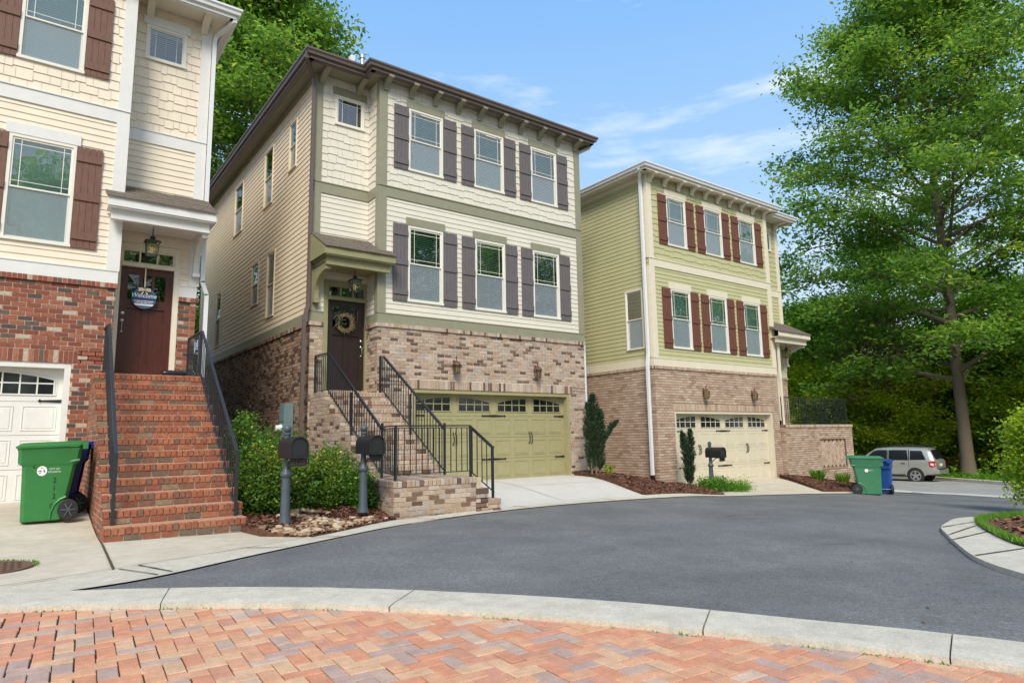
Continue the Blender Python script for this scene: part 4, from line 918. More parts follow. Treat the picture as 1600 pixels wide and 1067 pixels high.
H2, _ = house(dict(name='townhouse', label='cream townhouse with tan brick base, grey shutters and olive garage door, in the middle', X0=6.2, s=1, Yf=13.39, dz=0, z0=-1.03, ew=1.32, g=(.87, 5.65), gt=1.15,
    brick='brick_tan', brick_side='brick_side', mortar='mortar_light', mortar_side='mortar', siding='siding_cream', siding_side='siding_warm_lit', trim='trim_olive', shut='shut_grey', win='win_white', gar='gar_olive', door=(5.27, 6.15), dz0=1.10, small=(5.33, 6.05), doorm='door_dark', doortrim='trim_olive2',  # side wall colours carry its shade (brick) and bounced light (siding)
    soffit='trim_olive', fascia='bronze_gutter', gutter='bronze_gutter', brk='trim_olive', can=(4.80, 6.46), cz=4.06, cantrim='trim_olive2', tilt=(.62, 1.05),
    side=[(20.15, 21.1, 6.32, 7.92), (17.14, 17.92, 6.28, 7.92), (15.24, 15.80, 6.62, 7.88), (22.35, 23.05, 3.06, 4.9), (18.12, 18.80, 3.7, 4.92), (16.67, 17.33, 3.15, 4.9)]))
H3, _ = house(dict(name='townhouse', label='green townhouse with pinkish brick base, red-brown shutters and beige garage door, furthest right', X0=20.84, s=-1, Yf=12.77, dz=-.595, z0=-1.50, ew=1.66, g=(.38, 5.46), gt=.71,
    brick='brick_pink', mortar='mortar_grey', siding='siding_green', trim='trim_cream', shut='shut_red', win='win_white', gar='gar_beige', door=(20.95, 21.83), dz0=.46, small=(21.38, 22.08), doorm='door_dark', doortrim='trim_cream',
    soffit='trim_cream', fascia='trim_cream', gutter='white_metal', brk='trim_cream', can=(20.57, 22.60), cz=3.46, cantrim='trim_cream', tilt=(1.35, 1.35),
    side=[(13.1, 13.8, 2.54, 4.36), (15.87, 16.6, 2.54, 4.36)]))
pipe(H2, [(4.46, 13.42, 8.60), (4.46, 13.46, 8.42), (4.76, 13.86, 8.22), (4.79, 13.90, 8.05), (4.79, 13.90, 2.95), (4.70, 13.86, 2.60), (4.70, 13.86, -.95)], 'bronze_gutter')
pipe(H2, [(12.86, 13.20, 8.55), (12.80, 13.30, 8.38), (12.52, 13.52, 8.22), (12.50, 13.53, 2.9), (12.56, 13.53, 2.6), (12.56, 13.53, -.9)], 'white_metal')
pipe(H1, [(2.92, 13.30, 8.80), (2.90, 13.34, 8.58), (2.66, 13.78, 8.42), (2.63, 13.80, 8.3), (2.63, 13.80, 3.15), (2.72, 13.80, 2.9), (2.72, 13.80, -.8)], 'white_metal')
pipe(H3, [(14.22, 12.62, 8.0), (14.24, 12.66, 7.86), (14.46, 12.86, 7.66), (14.49, 12.88, 7.5), (14.49, 12.88, 2.35), (14.42, 12.86, 2.0), (14.42, 12.86, -1.15)], 'white_metal', .09, .07)
mb = MB(); mb.bar((14.42, 12.86, -1.12), (14.41, 12.84, -1.42), .11, .09, up=(0, 1, 0)); mb.build('downspout_boot', 'black', H3)
pipe(H3, [(20.98, 12.70, 3.2), (20.98, 12.70, -1.3)], 'trim_cream', .09, .06)
# roof vents on the middle house, seen over its front gutter
mb = MB(); mb.lathe((5.95, 13.9, 8.5), [(.05, 0), (.05, .62), (.075, .63), (.075, .70)], 12); mb.build('vent_pipe', 'metal', H2, smooth=True)
mb = MB(); mb.box(5.62, 5.72, 13.8, 13.92, 8.5, 9.08); mb.build('vent_pipe', 'white_metal', H2)
# doorbell on the middle house and small mat on the frame
mb = MB(); mb.bbox(6.185, 6.215, 13.86, 13.885, 2.04, 2.17, .004); mb.build('doorbell', 'black', H2)
# arched cat-door shaped frame standing inside the lower window of the left house
mb = MB(); f = wpt((-.62, 13.27, 0), (1, 0, 0), (0, -1, 0)); pr = [(.09, 3.43), (.33, 3.43), (.33, 3.68), (.09, 3.68)]
fbox(mb, f, .09, .13, 3.43, 3.68, -.058, -.045); fbox(mb, f, .29, .33, 3.43, 3.68, -.058, -.045); fbox(mb, f, .13, .29, 3.63, 3.68, -.058, -.045)
tag(mb.build('pet_door_frame', 'ribbon', recalc=False), 'small wooden arched frame standing inside the lower window of the left house', 'frame')

# ================================================================== BRICK STAIRS
def steps_mesh(mb, x0, x1, y0, run, z0, rise, n, depth_last, gbase, side='L', bm_rl=.068):
    # each step: rowlock tread on a stretcher course; y grows with each step
    for i in range(n):
        y = y0+run*i; zt = z0+rise*(i+1); yb = y+(run if i < n-1 else depth_last)
        mb.cm = 1; mb.box(x0+.012, x1-.012, y+.012, yb+.02, (gbase if i == 0 else zt-rise-.03), zt-.008); mb.cm = 0
        rl = .098
        nb = max(1, round((x1-x0)/.074)); st = (x1-x0)/nb
        for k in range(nb):
            j = random.uniform(-.005, .005); z_ = zt+random.uniform(-.003, .003); a, b = x0+k*st+.005, x0+(k+1)*st-.005
            mb.bbox(a, b, y-.012+j, y+.205, zt-rl+.006, z_, .006, random.random()*.8)
        mb.cm = 2; mb.box(x0+.004, x1-.004, y-.004, yb-.004, zt-.02, zt+.0045); mb.cm = 0  # thin slab whose pale colour stands for the sky-lit tread top
        if yb-y > .215:
            yy = y+.212
            while yy < yb-.03:
                y2 = min(yy+.2, yb+.01)
                for k in range(nb): a, b = x0+k*st+.005, x0+(k+1)*st-.005; mb.box(a, b, yy, y2-.008, zt-.05, zt+random.uniform(-.002, .002))
                yy += .21
        lo = zt-rise if i else gbase
        zz = zt-rl
        while zz > lo+.015:
            zb = max(zz-(rise-rl), lo); bricks(mb, (x0, y, 0), (1, 0, 0), (0, -1, 0), x1-x0, zb+.001, zz, backing=False, phase=i, course=zz-zb, dep=.004, rr=(.35, 1)); zz = zb
def stepped_side(mb, x, y0, run, z0, rise, n, ylast, gbase, nx):
    ops = []
    for i in range(n):
        a = run*i; b = run*(i+1) if i < n-1 else (ylast-y0)+.01
        if i < n-1: ops.append((a, b, z0+rise*(i+1)-.1, 99))
    ztop = z0+rise*n-.1
    bricks(mb, (x, y0, 0), (0, 1, 0), (nx, 0, 0), ylast-y0, gbase, ztop, ops, dep=.006)
    for i in range(n):   # ends of the treads
        a = y0+run*i; b = y0+run*(i+1) if i < n-1 else ylast; m_ = max(1, round((b-a)/.2))
        for k in range(m_): ya = a+(b-a)*k/m_+.004; yb = a+(b-a)*(k+1)/m_-.004; z1_ = z0+rise*(i+1); mb.box(min(x, x+nx*.008), max(x, x+nx*.008), ya, yb, z1_-.092, z1_-.004)
def railing(par, pts, hgt, posts, sp=.115, scroll=False):
    """pts: 3D base line (tread line); rails follow it. posts: list of 3D feet."""
    P = [np.array(p, float) for p in pts]; mb = MB(); up = np.array((0, 0, hgt)); lo = np.array((0, 0, .09))
    for a, b in zip(P[:-1], P[1:]): mb.bar(a+up, b+up, .042, .022); mb.bar(a+lo, b+lo, .028, .014); mb.bar(a+up-np.array((0, 0, .035)), b+up-np.array((0, 0, .035)), .018, .014)
    rail = mb.build('railing', 'iron', par, recalc=False)
    for a, b in zip(P[:-1], P[1:]):
        L = math.hypot(*(b-a)[:2]); n = max(1, round(L/sp))
        for i in range(n):
            c = a+(b-a)*(i+.5)/n; m2 = MB(); m2.bar(c+lo, c+up-np.array((0, 0, .03)), .0125, .0125, up=(0, 1, 0)); m2.build('baluster', 'iron', rail, recalc=False)
    for p, h in posts:
        m2 = MB(); p = np.array(p, float); m2.bar(p, p+np.array((0, 0, h)), .036, .036, up=(0, 1, 0)); m2.build('post', 'iron', rail, recalc=False)
    return rail
S1 = thing('brick_staircase', 'tall red brick staircase with black railings up to the left house door', 'stairs', (1.7, 9.4, -1.16))
mb = MB(); x0, x1, y0, run, rise, z0, n = .86, 2.49, 9.40, .2585, .1785, -1.168, 13
ytop = y0+run*(n-1)
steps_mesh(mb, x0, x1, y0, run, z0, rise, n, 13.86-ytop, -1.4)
stepped_side(mb, x0, y0, run, z0, rise, n, 13.27, -1.4, -1); stepped_side(mb, x1, y0, run, z0, rise, n, 13.86, -1.4, 1)
mb.box(x0+.01, x1-.01, y0+.03, y0+.05, -1.4, -1.2)
mb.build('steps', ['brick_step', 'mortar', 'tread_skylit'], S1, recalc=False)
mb = MB(); rowlock(mb, (1.14, 13.80, 0), (1, 0, 0), (0, -1, 0), 1.06, 1.158, 1.27, .03, inn=.08); mb.build('door_sill', ['brick_step', 'mortar'], S1, recalc=False)
zt = z0+rise*n
for xa, xb in ((.955, 1.02), (2.395, 2.44)):
    railing(S1, [(xa, y0+.24, z0+rise+.02), (xb, ytop+.06, zt-.02), (xb, 13.36 if xa < 2 else 13.76, zt+.0)], .84, [((xa, y0+.21, z0+rise-.02), .90), ((xb, ytop+.09, zt-.03), .84), ((xb, 13.34 if xa < 2 else 13.76, zt), .85)], sp=.115)
S2 = thing('brick_staircase', 'tan brick staircase with landing and thin black railings at the middle house', 'stairs', (5.6, 9.5, -1.2))
mb = MB(); x0, x1, y0, run, rise, z0, n = 4.92, 6.34, 10.86, .28, .1835, -.65, 9
ytop = y0+run*(n-1)
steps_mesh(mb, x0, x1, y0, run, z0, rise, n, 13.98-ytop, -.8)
stepped_side(mb, x0, y0, run, z0, rise, n, 13.98, -1.4, -1); stepped_side(mb, x1, y0, run, z0, rise, n, 13.39, -1.4, 1)
mb.build('steps', ['brick_tan', 'mortar', 'tread_tan_skylit'], S2, recalc=False)
mb = MB(); bricks(mb, (4.72, 9.52, 0), (1, 0, 0), (0, -1, 0), 1.52, -1.45, -.75); bricks(mb, (4.72, 9.52, 0), (0, 1, 0), (-1, 0, 0), 1.36, -1.45, -.75, phase=1); bricks(mb, (6.24, 9.52, 0), (0, 1, 0), (1, 0, 0), 1.36, -1.45, -.75)
mb.cm = 1; mb.box(4.73, 6.36, 9.53, 10.9, -1.45, -.662); mb.cm = 0
nb = 20
for k in range(nb): a = 4.70+1.56*k/nb; mb.bbox(a+.005, a+1.56/nb-.005, 9.50, 9.70, -.748, -.65+random.uniform(-.003, .003), .006)
for k in range(15):
    a = 9.71+1.15*k/15; mb.bbox(4.70, 4.90, a+.005, a+1.15/15-.005, -.748, -.65, .006)
    for q in range(6): xa = 4.91+q*.24; mb.box(xa, min(xa+.232, 6.36), a+.004, a+1.15/15-.004, -.70, -.652+random.uniform(-.002, .001))
mb.build('landing', ['brick_tan', 'mortar'], S2, recalc=False)
mb = MB()
for i, (xa, xb, zt_) in enumerate(((6.25, 6.50, -.845), (6.50, 6.76, -1.035))):
    mb.cm = 1; mb.box(xa-.01, xb-.012, 9.53, 10.84, -1.45, zt_-.01); mb.cm = 0
    bricks(mb, (xa, 9.53, 0), (1, 0, 0), (0, -1, 0), xb-xa, -1.45, zt_-.098); bricks(mb, (xb, 9.53, 0), (0, 1, 0), (1, 0, 0), 1.31, -1.45, zt_-.098)
    for k in range(17): a = 9.51+1.33*k/17; mb.bbox(xa+.005, xb+.01, a+.005, a+1.33/17-.005, zt_-.093, zt_+random.uniform(-.003, .003), .006)
mb.build('side_steps', ['brick_tan', 'mortar'], S2, recalc=False)
zt = z0+rise*n
mb = MB(); rowlock(mb, (5.2, 13.94, 0), (1, 0, 0), (0, -1, 0), 1.0, 1.005, 1.10, .03, inn=.08); mb.build('door_sill', ['brick_tan', 'mortar'], S2, recalc=False)
for xa in (5.0, 6.25):
    ye = 13.93 if xa < 6 else 13.34
    railing(S2, [(xa, y0-.26, z0+.0), (xa, ytop+.06, zt-.05), (xa, ye, zt-.03)], .86, [((xa, y0-.30, z0), .94), ((xa, y0+1.05, z0+.66), .90), ((xa, ye, zt), .84)], sp=.11)
railing(S2, [(5.0, 10.56, -.64), (4.80, 9.66, -.64), (6.22, 9.66, -.64), (6.72, 9.66, -1.03)], .86, [((4.80, 9.64, -.65), .86), ((6.22, 9.64, -.65), .86), ((6.68, 9.64, -1.035), .86)], sp=.11)
# H3: raised brick terrace with a herringbone panel and railing
S3 = thing('brick_terrace', 'raised brick terrace with herringbone panel and black railing beside the green house', 'terrace', (23.1, 12.6, -1.9))
mb = MB(); tx0, tx1, ty0, ty1, tz = 20.90, 25.40, 12.60, 14.9, .28
pan = (23.05-tx0, 24.80-tx0, -1.27, -.28)
bricks(mb, (tx0, ty0, 0), (1, 0, 0), (0, -1, 0), tx1-tx0, -2.4, tz-.1, [pan]); bricks(mb, (tx0, ty0, 0), (0, 1, 0), (-1, 0, 0), .2, -2.4, tz-.1); bricks(mb, (tx1, ty0, 0), (0, 1, 0), (1, 0, 0), ty1-ty0, -2.4, tz-.1)
rowlock(mb, (tx0-.03, ty0, 0), (1, 0, 0), (0, -1, 0), tx1-tx0+.06, tz-.095, tz, .04)
mb.cm = 1; mb.box(tx0, tx1, ty0+.015, ty1, tz-.12, tz-.006); mb.cm = 0
mb.build('terrace_wall', ['brick_pink', 'mortar_grey'], S3, recalc=False)
mb = MB(); fw = wpt((tx0, ty0, 0), (1, 0, 0), (0, -1, 0)); mb.cm = 1; fbox(mb, fw, pan[0], pan[1], pan[2], pan[3], -.04, -.012); mb.cm = 0
cx_, cz_ = (pan[0]+pan[1])/2, (pan[2]+pan[3])/2; bl_, bw_ = .20, .066; rg = random.Random(2)
for i in range(-30, 31):
    for j in range(-30, 31):
        k = (i-j) % 6
        if k == 0: rr = (i, j, 3, 1)
        elif k == 3+2: rr = (i, j, 1, 3)
        else: continue
        u = (rr[0]+rr[2]/2)*bw_; v = (rr[1]+rr[3]/2)*bw_; U_ = (u-v)*.7071; V_ = (u+v)*.7071
        if abs(U_) > (pan[1]-pan[0])/2-.05 or abs(V_) > (pan[3]-pan[2])/2-.05: continue
        a = R(45); mb.obox(fw(cx_+U_, cz_+V_, 0), ((math.cos(a), 0, math.sin(a)), (-math.sin(a), 0, math.cos(a)), (0, -1, 0)), (rr[2]*bw_/2-.005, rr[3]*bw_/2-.005, .012))
mb.build('herringbone_panel', ['brick_pink', 'mortar_grey'], S3, recalc=False)
mb = MB(); 
for q in ((pan[0]-.03, pan[0]+.03, pan[2], pan[3]), (pan[1]-.03, pan[1]+.03, pan[2], pan[3]), (pan[0]-.03, pan[1]+.03, pan[3], pan[3]+.05), (pan[0]-.03, pan[1]+.03, pan[2]-.05, pan[2])): fbox(mb, fw, *q, -.02, .022)
mb.build('panel_border', 'brick_side', S3, recalc=False)
railing(S3, [(tx0+.05, ty0+.12, tz), (tx1-.10, ty0+.12, tz), (tx1-.10, ty1, tz)], .95, [((tx0+.05, ty0+.12, tz), .95), ((tx0+1.6, ty0+.12, tz), .95), ((tx1-.10, ty0+.12, tz), .95)], sp=.11)

# ================================================================== SMALL THINGS
def hanging_lantern(x, y, zc, ztop, label):
    t = thing('hanging_lantern', label, 'lantern', (x, y, ztop), group='lanterns hanging under the door canopies'); w_ = .10; h = .25; zb = zc-h/2
    mb = MB(); mb.tube([(x, y, ztop), (x, y, zc+h/2+.13)], .006, 6); mb.lathe((x, y, ztop), [(.05, 0), (.05, -.015), (.02, -.03)], 14)
    for k in range(3): mb.lathe((x, y, zc+h/2+.12+.045*k), [(.012, 0), (.017, .01), (.012, .02)], 8)
    mb.build('chain', 'iron', t, smooth=True)
    mb = MB(); a = w_+.035; b = .03; z1_, z2 = zc+h/2, zc+h/2+.055
    mb.poly([(x-a, y-a, z1_), (x+a, y-a, z1_), (x+a, y+a, z1_), (x-a, y+a, z1_), (x-b, y-b, z2), (x+b, y-b, z2), (x+b, y+b, z2), (x-b, y+b, z2)], [(0, 3, 2, 1), (4, 5, 6, 7), (0, 1, 5, 4), (1, 2, 6, 5), (2, 3, 7, 6), (3, 0, 4, 7)])
    mb.lathe((x, y, z2), [(.03, 0), (.045, .02), (.05, .04), (.02, .06), (.012, .075)], 14)
    for sx_ in (-1, 1):
        for sy_ in (-1, 1): mb.bar((x+sx_*w_, y+sy_*w_, z1_), (x+sx_*(w_-.012), y+sy_*(w_-.012), zb), .012, .012, up=(0, 1, 0))
    for q in ((-1, -1, 1, -1), (1, -1, 1, 1), (1, 1, -1, 1), (-1, 1, -1, -1)): mb.bar((x+q[0]*(w_-.012), y+q[1]*(w_-.012), zb), (x+q[2]*(w_-.012), y+q[3]*(w_-.012), zb), .014, .014)
    mb.build('lantern_frame', 'iron', t)
    mb = MB(); g = w_-.006
    for q in ((-1, -1, 1, -1), (1, -1, 1, 1), (1, 1, -1, 1), (-1, 1, -1, -1)): mb.face([(x+q[0]*g, y+q[1]*g, z1_), (x+q[2]*g, y+q[3]*g, z1_), (x+q[2]*(g-.01), y+q[3]*(g-.01), zb), (x+q[0]*(g-.01), y+q[1]*(g-.01), zb)])
    mb.build('lantern_glass', 'amber', t, recalc=False)
    mb = MB()
    for dx_, dy_ in ((-.025, 0), (.025, .01), (0, -.025)): mb.tube([(x+dx_, y+dy_, zb+.03), (x+dx_, y+dy_, zb+.12), (x+dx_, y+dy_, zb+.17)], [.008, .012, .003], 8)
    mb.build('bulb', 'bulb', t, smooth=True)
hanging_lantern(1.66, 13.30, 3.55, 4.12, 'black four-sided lantern hanging above the dark red door with the round sign')
hanging_lantern(5.66, 13.42, 3.37, 3.90, 'small square lantern hanging above the dark door with the wreath')
hanging_lantern(21.75, 12.85, 2.78, 3.30, 'dark lantern hanging under the canopy of the green house')
def wall_lantern(x, y, zb, label):
    t = thing('wall_lantern', label, 'lantern', (x, y, zb), group='lanterns on the brick above the garage doors'); yy = y-.13
    mb = MB(); mb.bbox(x-.035, x+.035, y-.02, y, zb+.16, zb+.34, .004)
    mb.tube([(x, y-.02, zb+.24), (x, y-.07, zb+.20), (x, yy+.03, zb+.30), (x, yy+.01, zb+.41), (x, yy-.02, zb+.42), (x, yy, zb+.36), (x, yy, zb+.32)], .008, 7); mb.build('arm', 'copper', t, smooth=True)
    mb = MB(); mb.lathe((x, yy, zb), [(.115, .215), (.105, .235), (.06, .285), (.02, .31), (.012, .335)], 8); mb.lathe((x, yy, zb), [(.07, 0), (.085, .012), (.085, .022)], 8)
    for k in range(4): a = math.pi/4+k*math.pi/2; mb.bar((x+.078*math.cos(a), yy+.078*math.sin(a), zb+.02), (x+.095*math.cos(a), yy+.095*math.sin(a), zb+.215), .008, .008, up=(0, 1, 0))
    mb.build('lantern_frame', 'copper', t)
    mb = MB(); mb.lathe((x, yy, zb), [(.074, .024), (.090, .214)], 16); mb.build('lantern_glass', 'amber', t)
    mb = MB(); mb.tube([(x, yy, zb+.03), (x, yy, zb+.12), (x, yy, zb+.18)], [.014, .022, .006], 10); mb.build('bulb', 'bulb', t, smooth=True)
wall_lantern(8.18, 13.385, 1.52, 'left copper lantern on tan brick above the olive garage door')
wall_lantern(10.66, 13.385, 1.52, 'right copper lantern on tan brick above the olive garage door')
wall_lantern(16.77, 12.765, 1.07, 'left copper lantern on pinkish brick above the beige garage door')
wall_lantern(19.31, 12.765, 1.07, 'right copper lantern on pinkish brick above the beige garage door')
# mailboxes
def mailbox(x, y, zb, label, num, h=1.30):
    t = thing('mailbox', label, 'mailbox', (x, y, zb), group='black roadside mailboxes'); s = h/1.30
    mb = MB(); n = 24; prof = [(.085, 0), (.080, .03), (.068, .10), (.058, .56), (.056, .60), (.076, .62), (.080, .65), (.070, .68), (.048, .70), (.044, .72)]
    V = []
    for ra, hh in prof:
        for k in range(n):
            a = 2*math.pi*k/n; q = ra*(1-(.07 if k % 2 and .05 < hh < .59 else 0)); V.append((x+q*math.cos(a), y+q*math.sin(a), zb+hh*s))
    mb.poly(V, [(i*n+k, i*n+(k+1) % n, (i+1)*n+(k+1) % n, (i+1)*n+k) for i in range(len(prof)-1) for k in range(n)])
    mb.lathe((x, y, zb), [(.042, .71*s), (.038, 1.19*s)], 20); mb.lathe((x, y, zb), [(.05, .78*s), (.05, .80*s)], 20)
    mb.build('post', 'mail_post', t, smooth=True)
    mb = MB(); mb.lathe((x, y, zb), [(.038, 1.17*s), (.052, 1.18*s), (.052, 1.20*s), (.03, 1.215*s)], 20); mb.ball((x, y, zb+1.262*s), .056); mb.build('finial', 'mail_post', t, smooth=True)
    # box along -Y
    ya, yb = y+.10, y-.42; wd, b0_, hh = .125, zb+.87*s, .165; arc = [(-wd, b0_), (-wd, b0_+hh)]+[(-wd*math.cos(a), b0_+hh+wd*.95*math.sin(a)) for a in [math.pi*i/12 for i in range(1, 12)]]+[(wd, b0_+hh), (wd, b0_)]
    ox = x+.035; mb = MB(); A = [(ox+p[0], ya, p[1]) for p in arc]; B = [(ox+p[0], yb, p[1]) for p in arc]; k = len(arc)
    sc = lambda p, q: (ox+p[0]*q, p[1] if p[1] <= b0_ else b0_+(p[1]-b0_)*q+.0)
    I = [(ox+p[0]*.86, yb, b0_+.012+(p[1]-b0_)*.90) for p in arc]; J = [(ox+p[0]*.86, yb+.022, b0_+.012+(p[1]-b0_)*.90) for p in arc]
    mb.poly(A+B+I+J, [tuple(range(k))]+[(i, (i+1) % k, k+(i+1) % k, k+i) for i in range(k)]+[(k+i, k+(i+1) % k, 2*k+(i+1) % k, 2*k+i) for i in range(k)]+[(2*k+i, 2*k+(i+1) % k, 3*k+(i+1) % k, 3*k+i) for i in range(k)]+[tuple(range(3*k, 4*k))])
    bx = mb.build('box', 'mail_box', t, smooth=True)
    mb = MB(); mb.bar((ox, yb-.012, b0_+.004), (ox, yb+.01, b0_+.004), .2, .012); mb.lathe((ox, yb-.012, b0_+.03), [(.012, 0), (.012, .012)], 8, axis='Y'); mb.build('door_lip', 'mail_box', t)
    mb = MB(); fl = x+.035+wd; mb.box(fl, fl+.006, y-.36, y-.34, b0_+.06, b0_+.24); mb.box(fl, fl+.006, y-.34, y-.26, b0_+.19, b0_+.24); mb.build('flag', 'copper', t)
    mb = MB(); mb.tube([(x+.0, y-.03, zb+.70*s), (x+.04, y-.06, zb+.78*s), (x+.07, y-.14, zb+.85*s), (x+.09, y-.28, zb+.865*s), (x+.10, y-.40, b0_-.01)], .012, 8)
    mb.tube([(x+.04, y-.02, b0_-.008), (x+.10, y-.02, b0_-.008), (x+.10, y-.40, b0_-.008)], .010, 6); mb.build('bracket', 'mail_box', t, smooth=True)
    mb = MB(); mb.bbox(x-.07, x+.15, y-.365, y-.355, b0_-.105, b0_-.005, .003)
    for sg_ in (-1, 1):
        mb.tube([(x+.04+sg_*(.11+.03*math.cos(a)), y-.36, b0_-.055+.045*math.sin(a)) for a in [math.pi*i/8-math.pi/2 for i in range(9)]], .007, 6)
    pl = mb.build('number_plate', 'mail_box', t)
    if num: mb = MB(); add_text(mb, num, .10, (x+.04, y-.367, b0_-.056), (1, 0, 0), (0, 0, 1), .001, .95); mb.build('digits', 'copper', pl, recalc=False)
    return t
mailbox(2.93, 9.18, -1.09, 'black arched mailbox on fluted post numbered 2120, nearest the red brick stairs', '2120')
mailbox(4.24, 9.60, -1.08, 'black mailbox on fluted post beside the tan brick landing', '')
mailbox(15.55, 11.72, -1.50, 'black mailbox in front of the beige garage door', '', h=1.28)
# wheeled bins, built along local +X (wheels at +X), then turned
def cart(name, label, loc, rz, m_, group, sc=1.0, texts=None, cat='wheeled bin'):
    t = thing(name, label, cat, loc, group=group, local=True, rz=rz); mb = MB()
    def ring(z, xa, xb, hw, c_=.05):
        return [(xa, -hw+c_, z), (xa+c_, -hw, z), (xb-c_, -hw, z), (xb, -hw+c_, z), (xb, hw-c_, z), (xb-c_, hw, z), (xa+c_, hw, z), (xa, hw-c_, z)]
    rings = [ring(.0, -.355, .17, .235), ring(.015, -.365, .20, .25), ring(.12, -.370, .22, .252), ring(.74, -.395, .325, .275), ring(.765, -.40, .33, .278), ring(.80, -.455, .375, .30), ring(.965, -.462, .395, .305), ring(.985, -.475, .405, .315), ring(1.01, -.475, .405, .315)]
    V = [p for r_ in rings for p in r_]; k = 8
    F = [(i*k+j, i*k+(j+1) % k, (i+1)*k+(j+1) % k, (i+1)*k+j) for i in range(len(rings)-1) for j in range(k)]+[tuple(range(k))[::-1], tuple(range((len(rings)-1)*k, len(rings)*k))]
    mb.poly([tuple(np.array(p)*sc) for p in V], F)
    # wheel-arch rib on both sides
    for sy_ in (-1, 1):
        pts = [(.02, .02), (.03, .12), (.07, .22), (.14, .29), (.22, .32)]
        mb.tube([(px*sc, sy_*(.248+.028*pz/.75)*sc, pz*sc) for px, pz in pts], .018*sc, 6)
        mb.tube([(.20*sc, sy_*.285*sc, .80*sc), (.28*sc, sy_*.30*sc, .815*sc), (.37*sc, sy_*.30*sc, .83*sc)], [.004, .018*sc, .02*sc], 6)
    b_ = mb.build('body', m_, t, smooth=True)
    mb = MB(); lid = [ring(1.005, -.495, .415, .335, .06), ring(1.03, -.50, .42, .34, .06), ring(1.045, -.47, .42, .32, .06), ring(1.075, -.42, .40, .27, .08), ring(1.085, -.30, .36, .18, .08)]
    V = [(p[0]*sc, p[1]*sc, (p[2]+.028*max(0, (p[0]+.2)))*sc) for r_ in lid for p in r_]
    mb.poly(V, [(i*k+j, i*k+(j+1) % k, (i+1)*k+(j+1) % k, (i+1)*k+j) for i in range(len(lid)-1) for j in range(k)]+[tuple(range(k))[::-1], tuple(range((len(lid)-1)*k, len(lid)*k))])
    mb.box(-.10*sc, .20*sc, -.06*sc, .06*sc, 1.07*sc, 1.092*sc); mb.build('lid', m_, t, smooth=True)
    mb = MB(); mb.tube([(.45*sc, -.25*sc, 1.045*sc), (.45*sc, .25*sc, 1.045*sc)], .017*sc, 10)
    for y_ in (-.24, -.08, .08, .24): mb.box(.36*sc, .455*sc, (y_-.012)*sc, (y_+.012)*sc, 1.0*sc, 1.065*sc)
    mb.box(.40*sc, .475*sc, -.31*sc, -.20*sc, .985*sc, 1.09*sc); mb.box(.40*sc, .475*sc, .20*sc, .31*sc, .985*sc, 1.09*sc)
    mb.build('handle', m_, t)
    mb = MB(); mb.tube([(.26*sc, -.28*sc, .145*sc), (.26*sc, .28*sc, .145*sc)], .012*sc, 8); ax = mb.build('axle', 'metal', t)
    for sy_ in (-1, 1):
        mb = MB(); c = (.26*sc, sy_*.285*sc, .145*sc); mb.lathe(c, [(.10*sc, -.03), (.135*sc, -.028), (.145*sc, -.015), (.145*sc, .015), (.135*sc, .028), (.10*sc, .03)], 28, axis='Y')
        w_ = mb.build('wheel', 'rubber', t, smooth=True)
        mb = MB(); mb.lathe((c[0], c[1]+sy_*.018, c[2]), [(.03*sc, -.02), (.03*sc, .022), (.02*sc, .026)], 14, axis='Y')
        for q in range(6): a = q*math.pi/3; mb.bar((c[0]+.02*math.cos(a), c[1]+sy_*.034, c[2]+.02*math.sin(a)), (c[0]+.10*sc*math.cos(a), c[1]+sy_*.031, c[2]+.10*sc*math.sin(a)), .016, .022, up=(0, 1, 0))
        mb.build('hub', 'mail_post', w_)
    if texts:
        def side(z): return -(.252+(z/sc-.12)*.037)*sc-.0035 if z/sc < .76 else -.3035*sc-.004
        for body, x_, z_, size, mm_, bo in texts:
            mb = MB(); add_text(mb, body, size, (x_*sc, side(z_*sc), z_*sc), (1, 0, 0), (0, 0, 1), .0008, bo); mb.build('lettering', mm_, b_, recalc=False)
        mb = MB(); zc = .655*sc if False else .69*sc
        mb.lathe((-.13*sc, side(zc)+.001, zc), [(.068*sc, 0), (.068*sc, -.002)], 28, axis='Y'); mb.build('emblem', 'white', b_)
        mb = MB(); rg = random.Random(5)
        for q in range(9): a = rg.uniform(0, 6.28); r_ = rg.uniform(.01, .045)*sc; mb.lathe((-.13*sc+r_*math.cos(a), side(zc)-.0025, zc+r_*math.sin(a)), [(rg.uniform(.004, .011)*sc, 0), (.003, -.0008)], 7, axis='Y')
        mb.box(-.185*sc, -.14*sc, side(zc)-.003, side(zc)-.002, zc-.006, zc+.004); mb.build('emblem_marks', 'mail_post', b_)
    return t
bt = [('2', .05, .555, .10, 'black', 1), ('1', .05, .445, .10, 'black', 1), ('2', .055, .335, .10, 'black', 1), ('0', .03, .20, .10, 'black', 1), ('CITY OF', .035, .712, .034, 'white', 1.1), ('ATLANTA', .035, .672, .034, 'white', 1.1), ('E', -.235, .75, .075, 'black', .9)]
b1_ = cart('wheeled_bin', 'green wheeled bin numbered 2120 on the left driveway', (.345, 11.18, -.995), 0, 'bin_green', 'green wheeled bins', .96, bt); b1_.scale = (.86, 1, 1)
cart('wheeled_bin', 'dark blue wheeled bin mostly hidden behind the green bin numbered 2120', (.53, 11.86, -.96), 0, 'bin_blue', 'blue wheeled bins', .93).scale = (.78, 1, 1)
cart('wheeled_bin', 'green wheeled bin standing alone at the road edge by the terrace wall', (20.35, 9.80, -1.83), R(118), 'bin_green2', 'green wheeled bins', 1.02)
cart('wheeled_bin', 'bright blue wheeled bin behind the far green bin', (21.25, 9.75, -1.87), R(200), 'bin_blue2', 'blue wheeled bins', .94)
mb = MB()
cs = bpy.data.objects
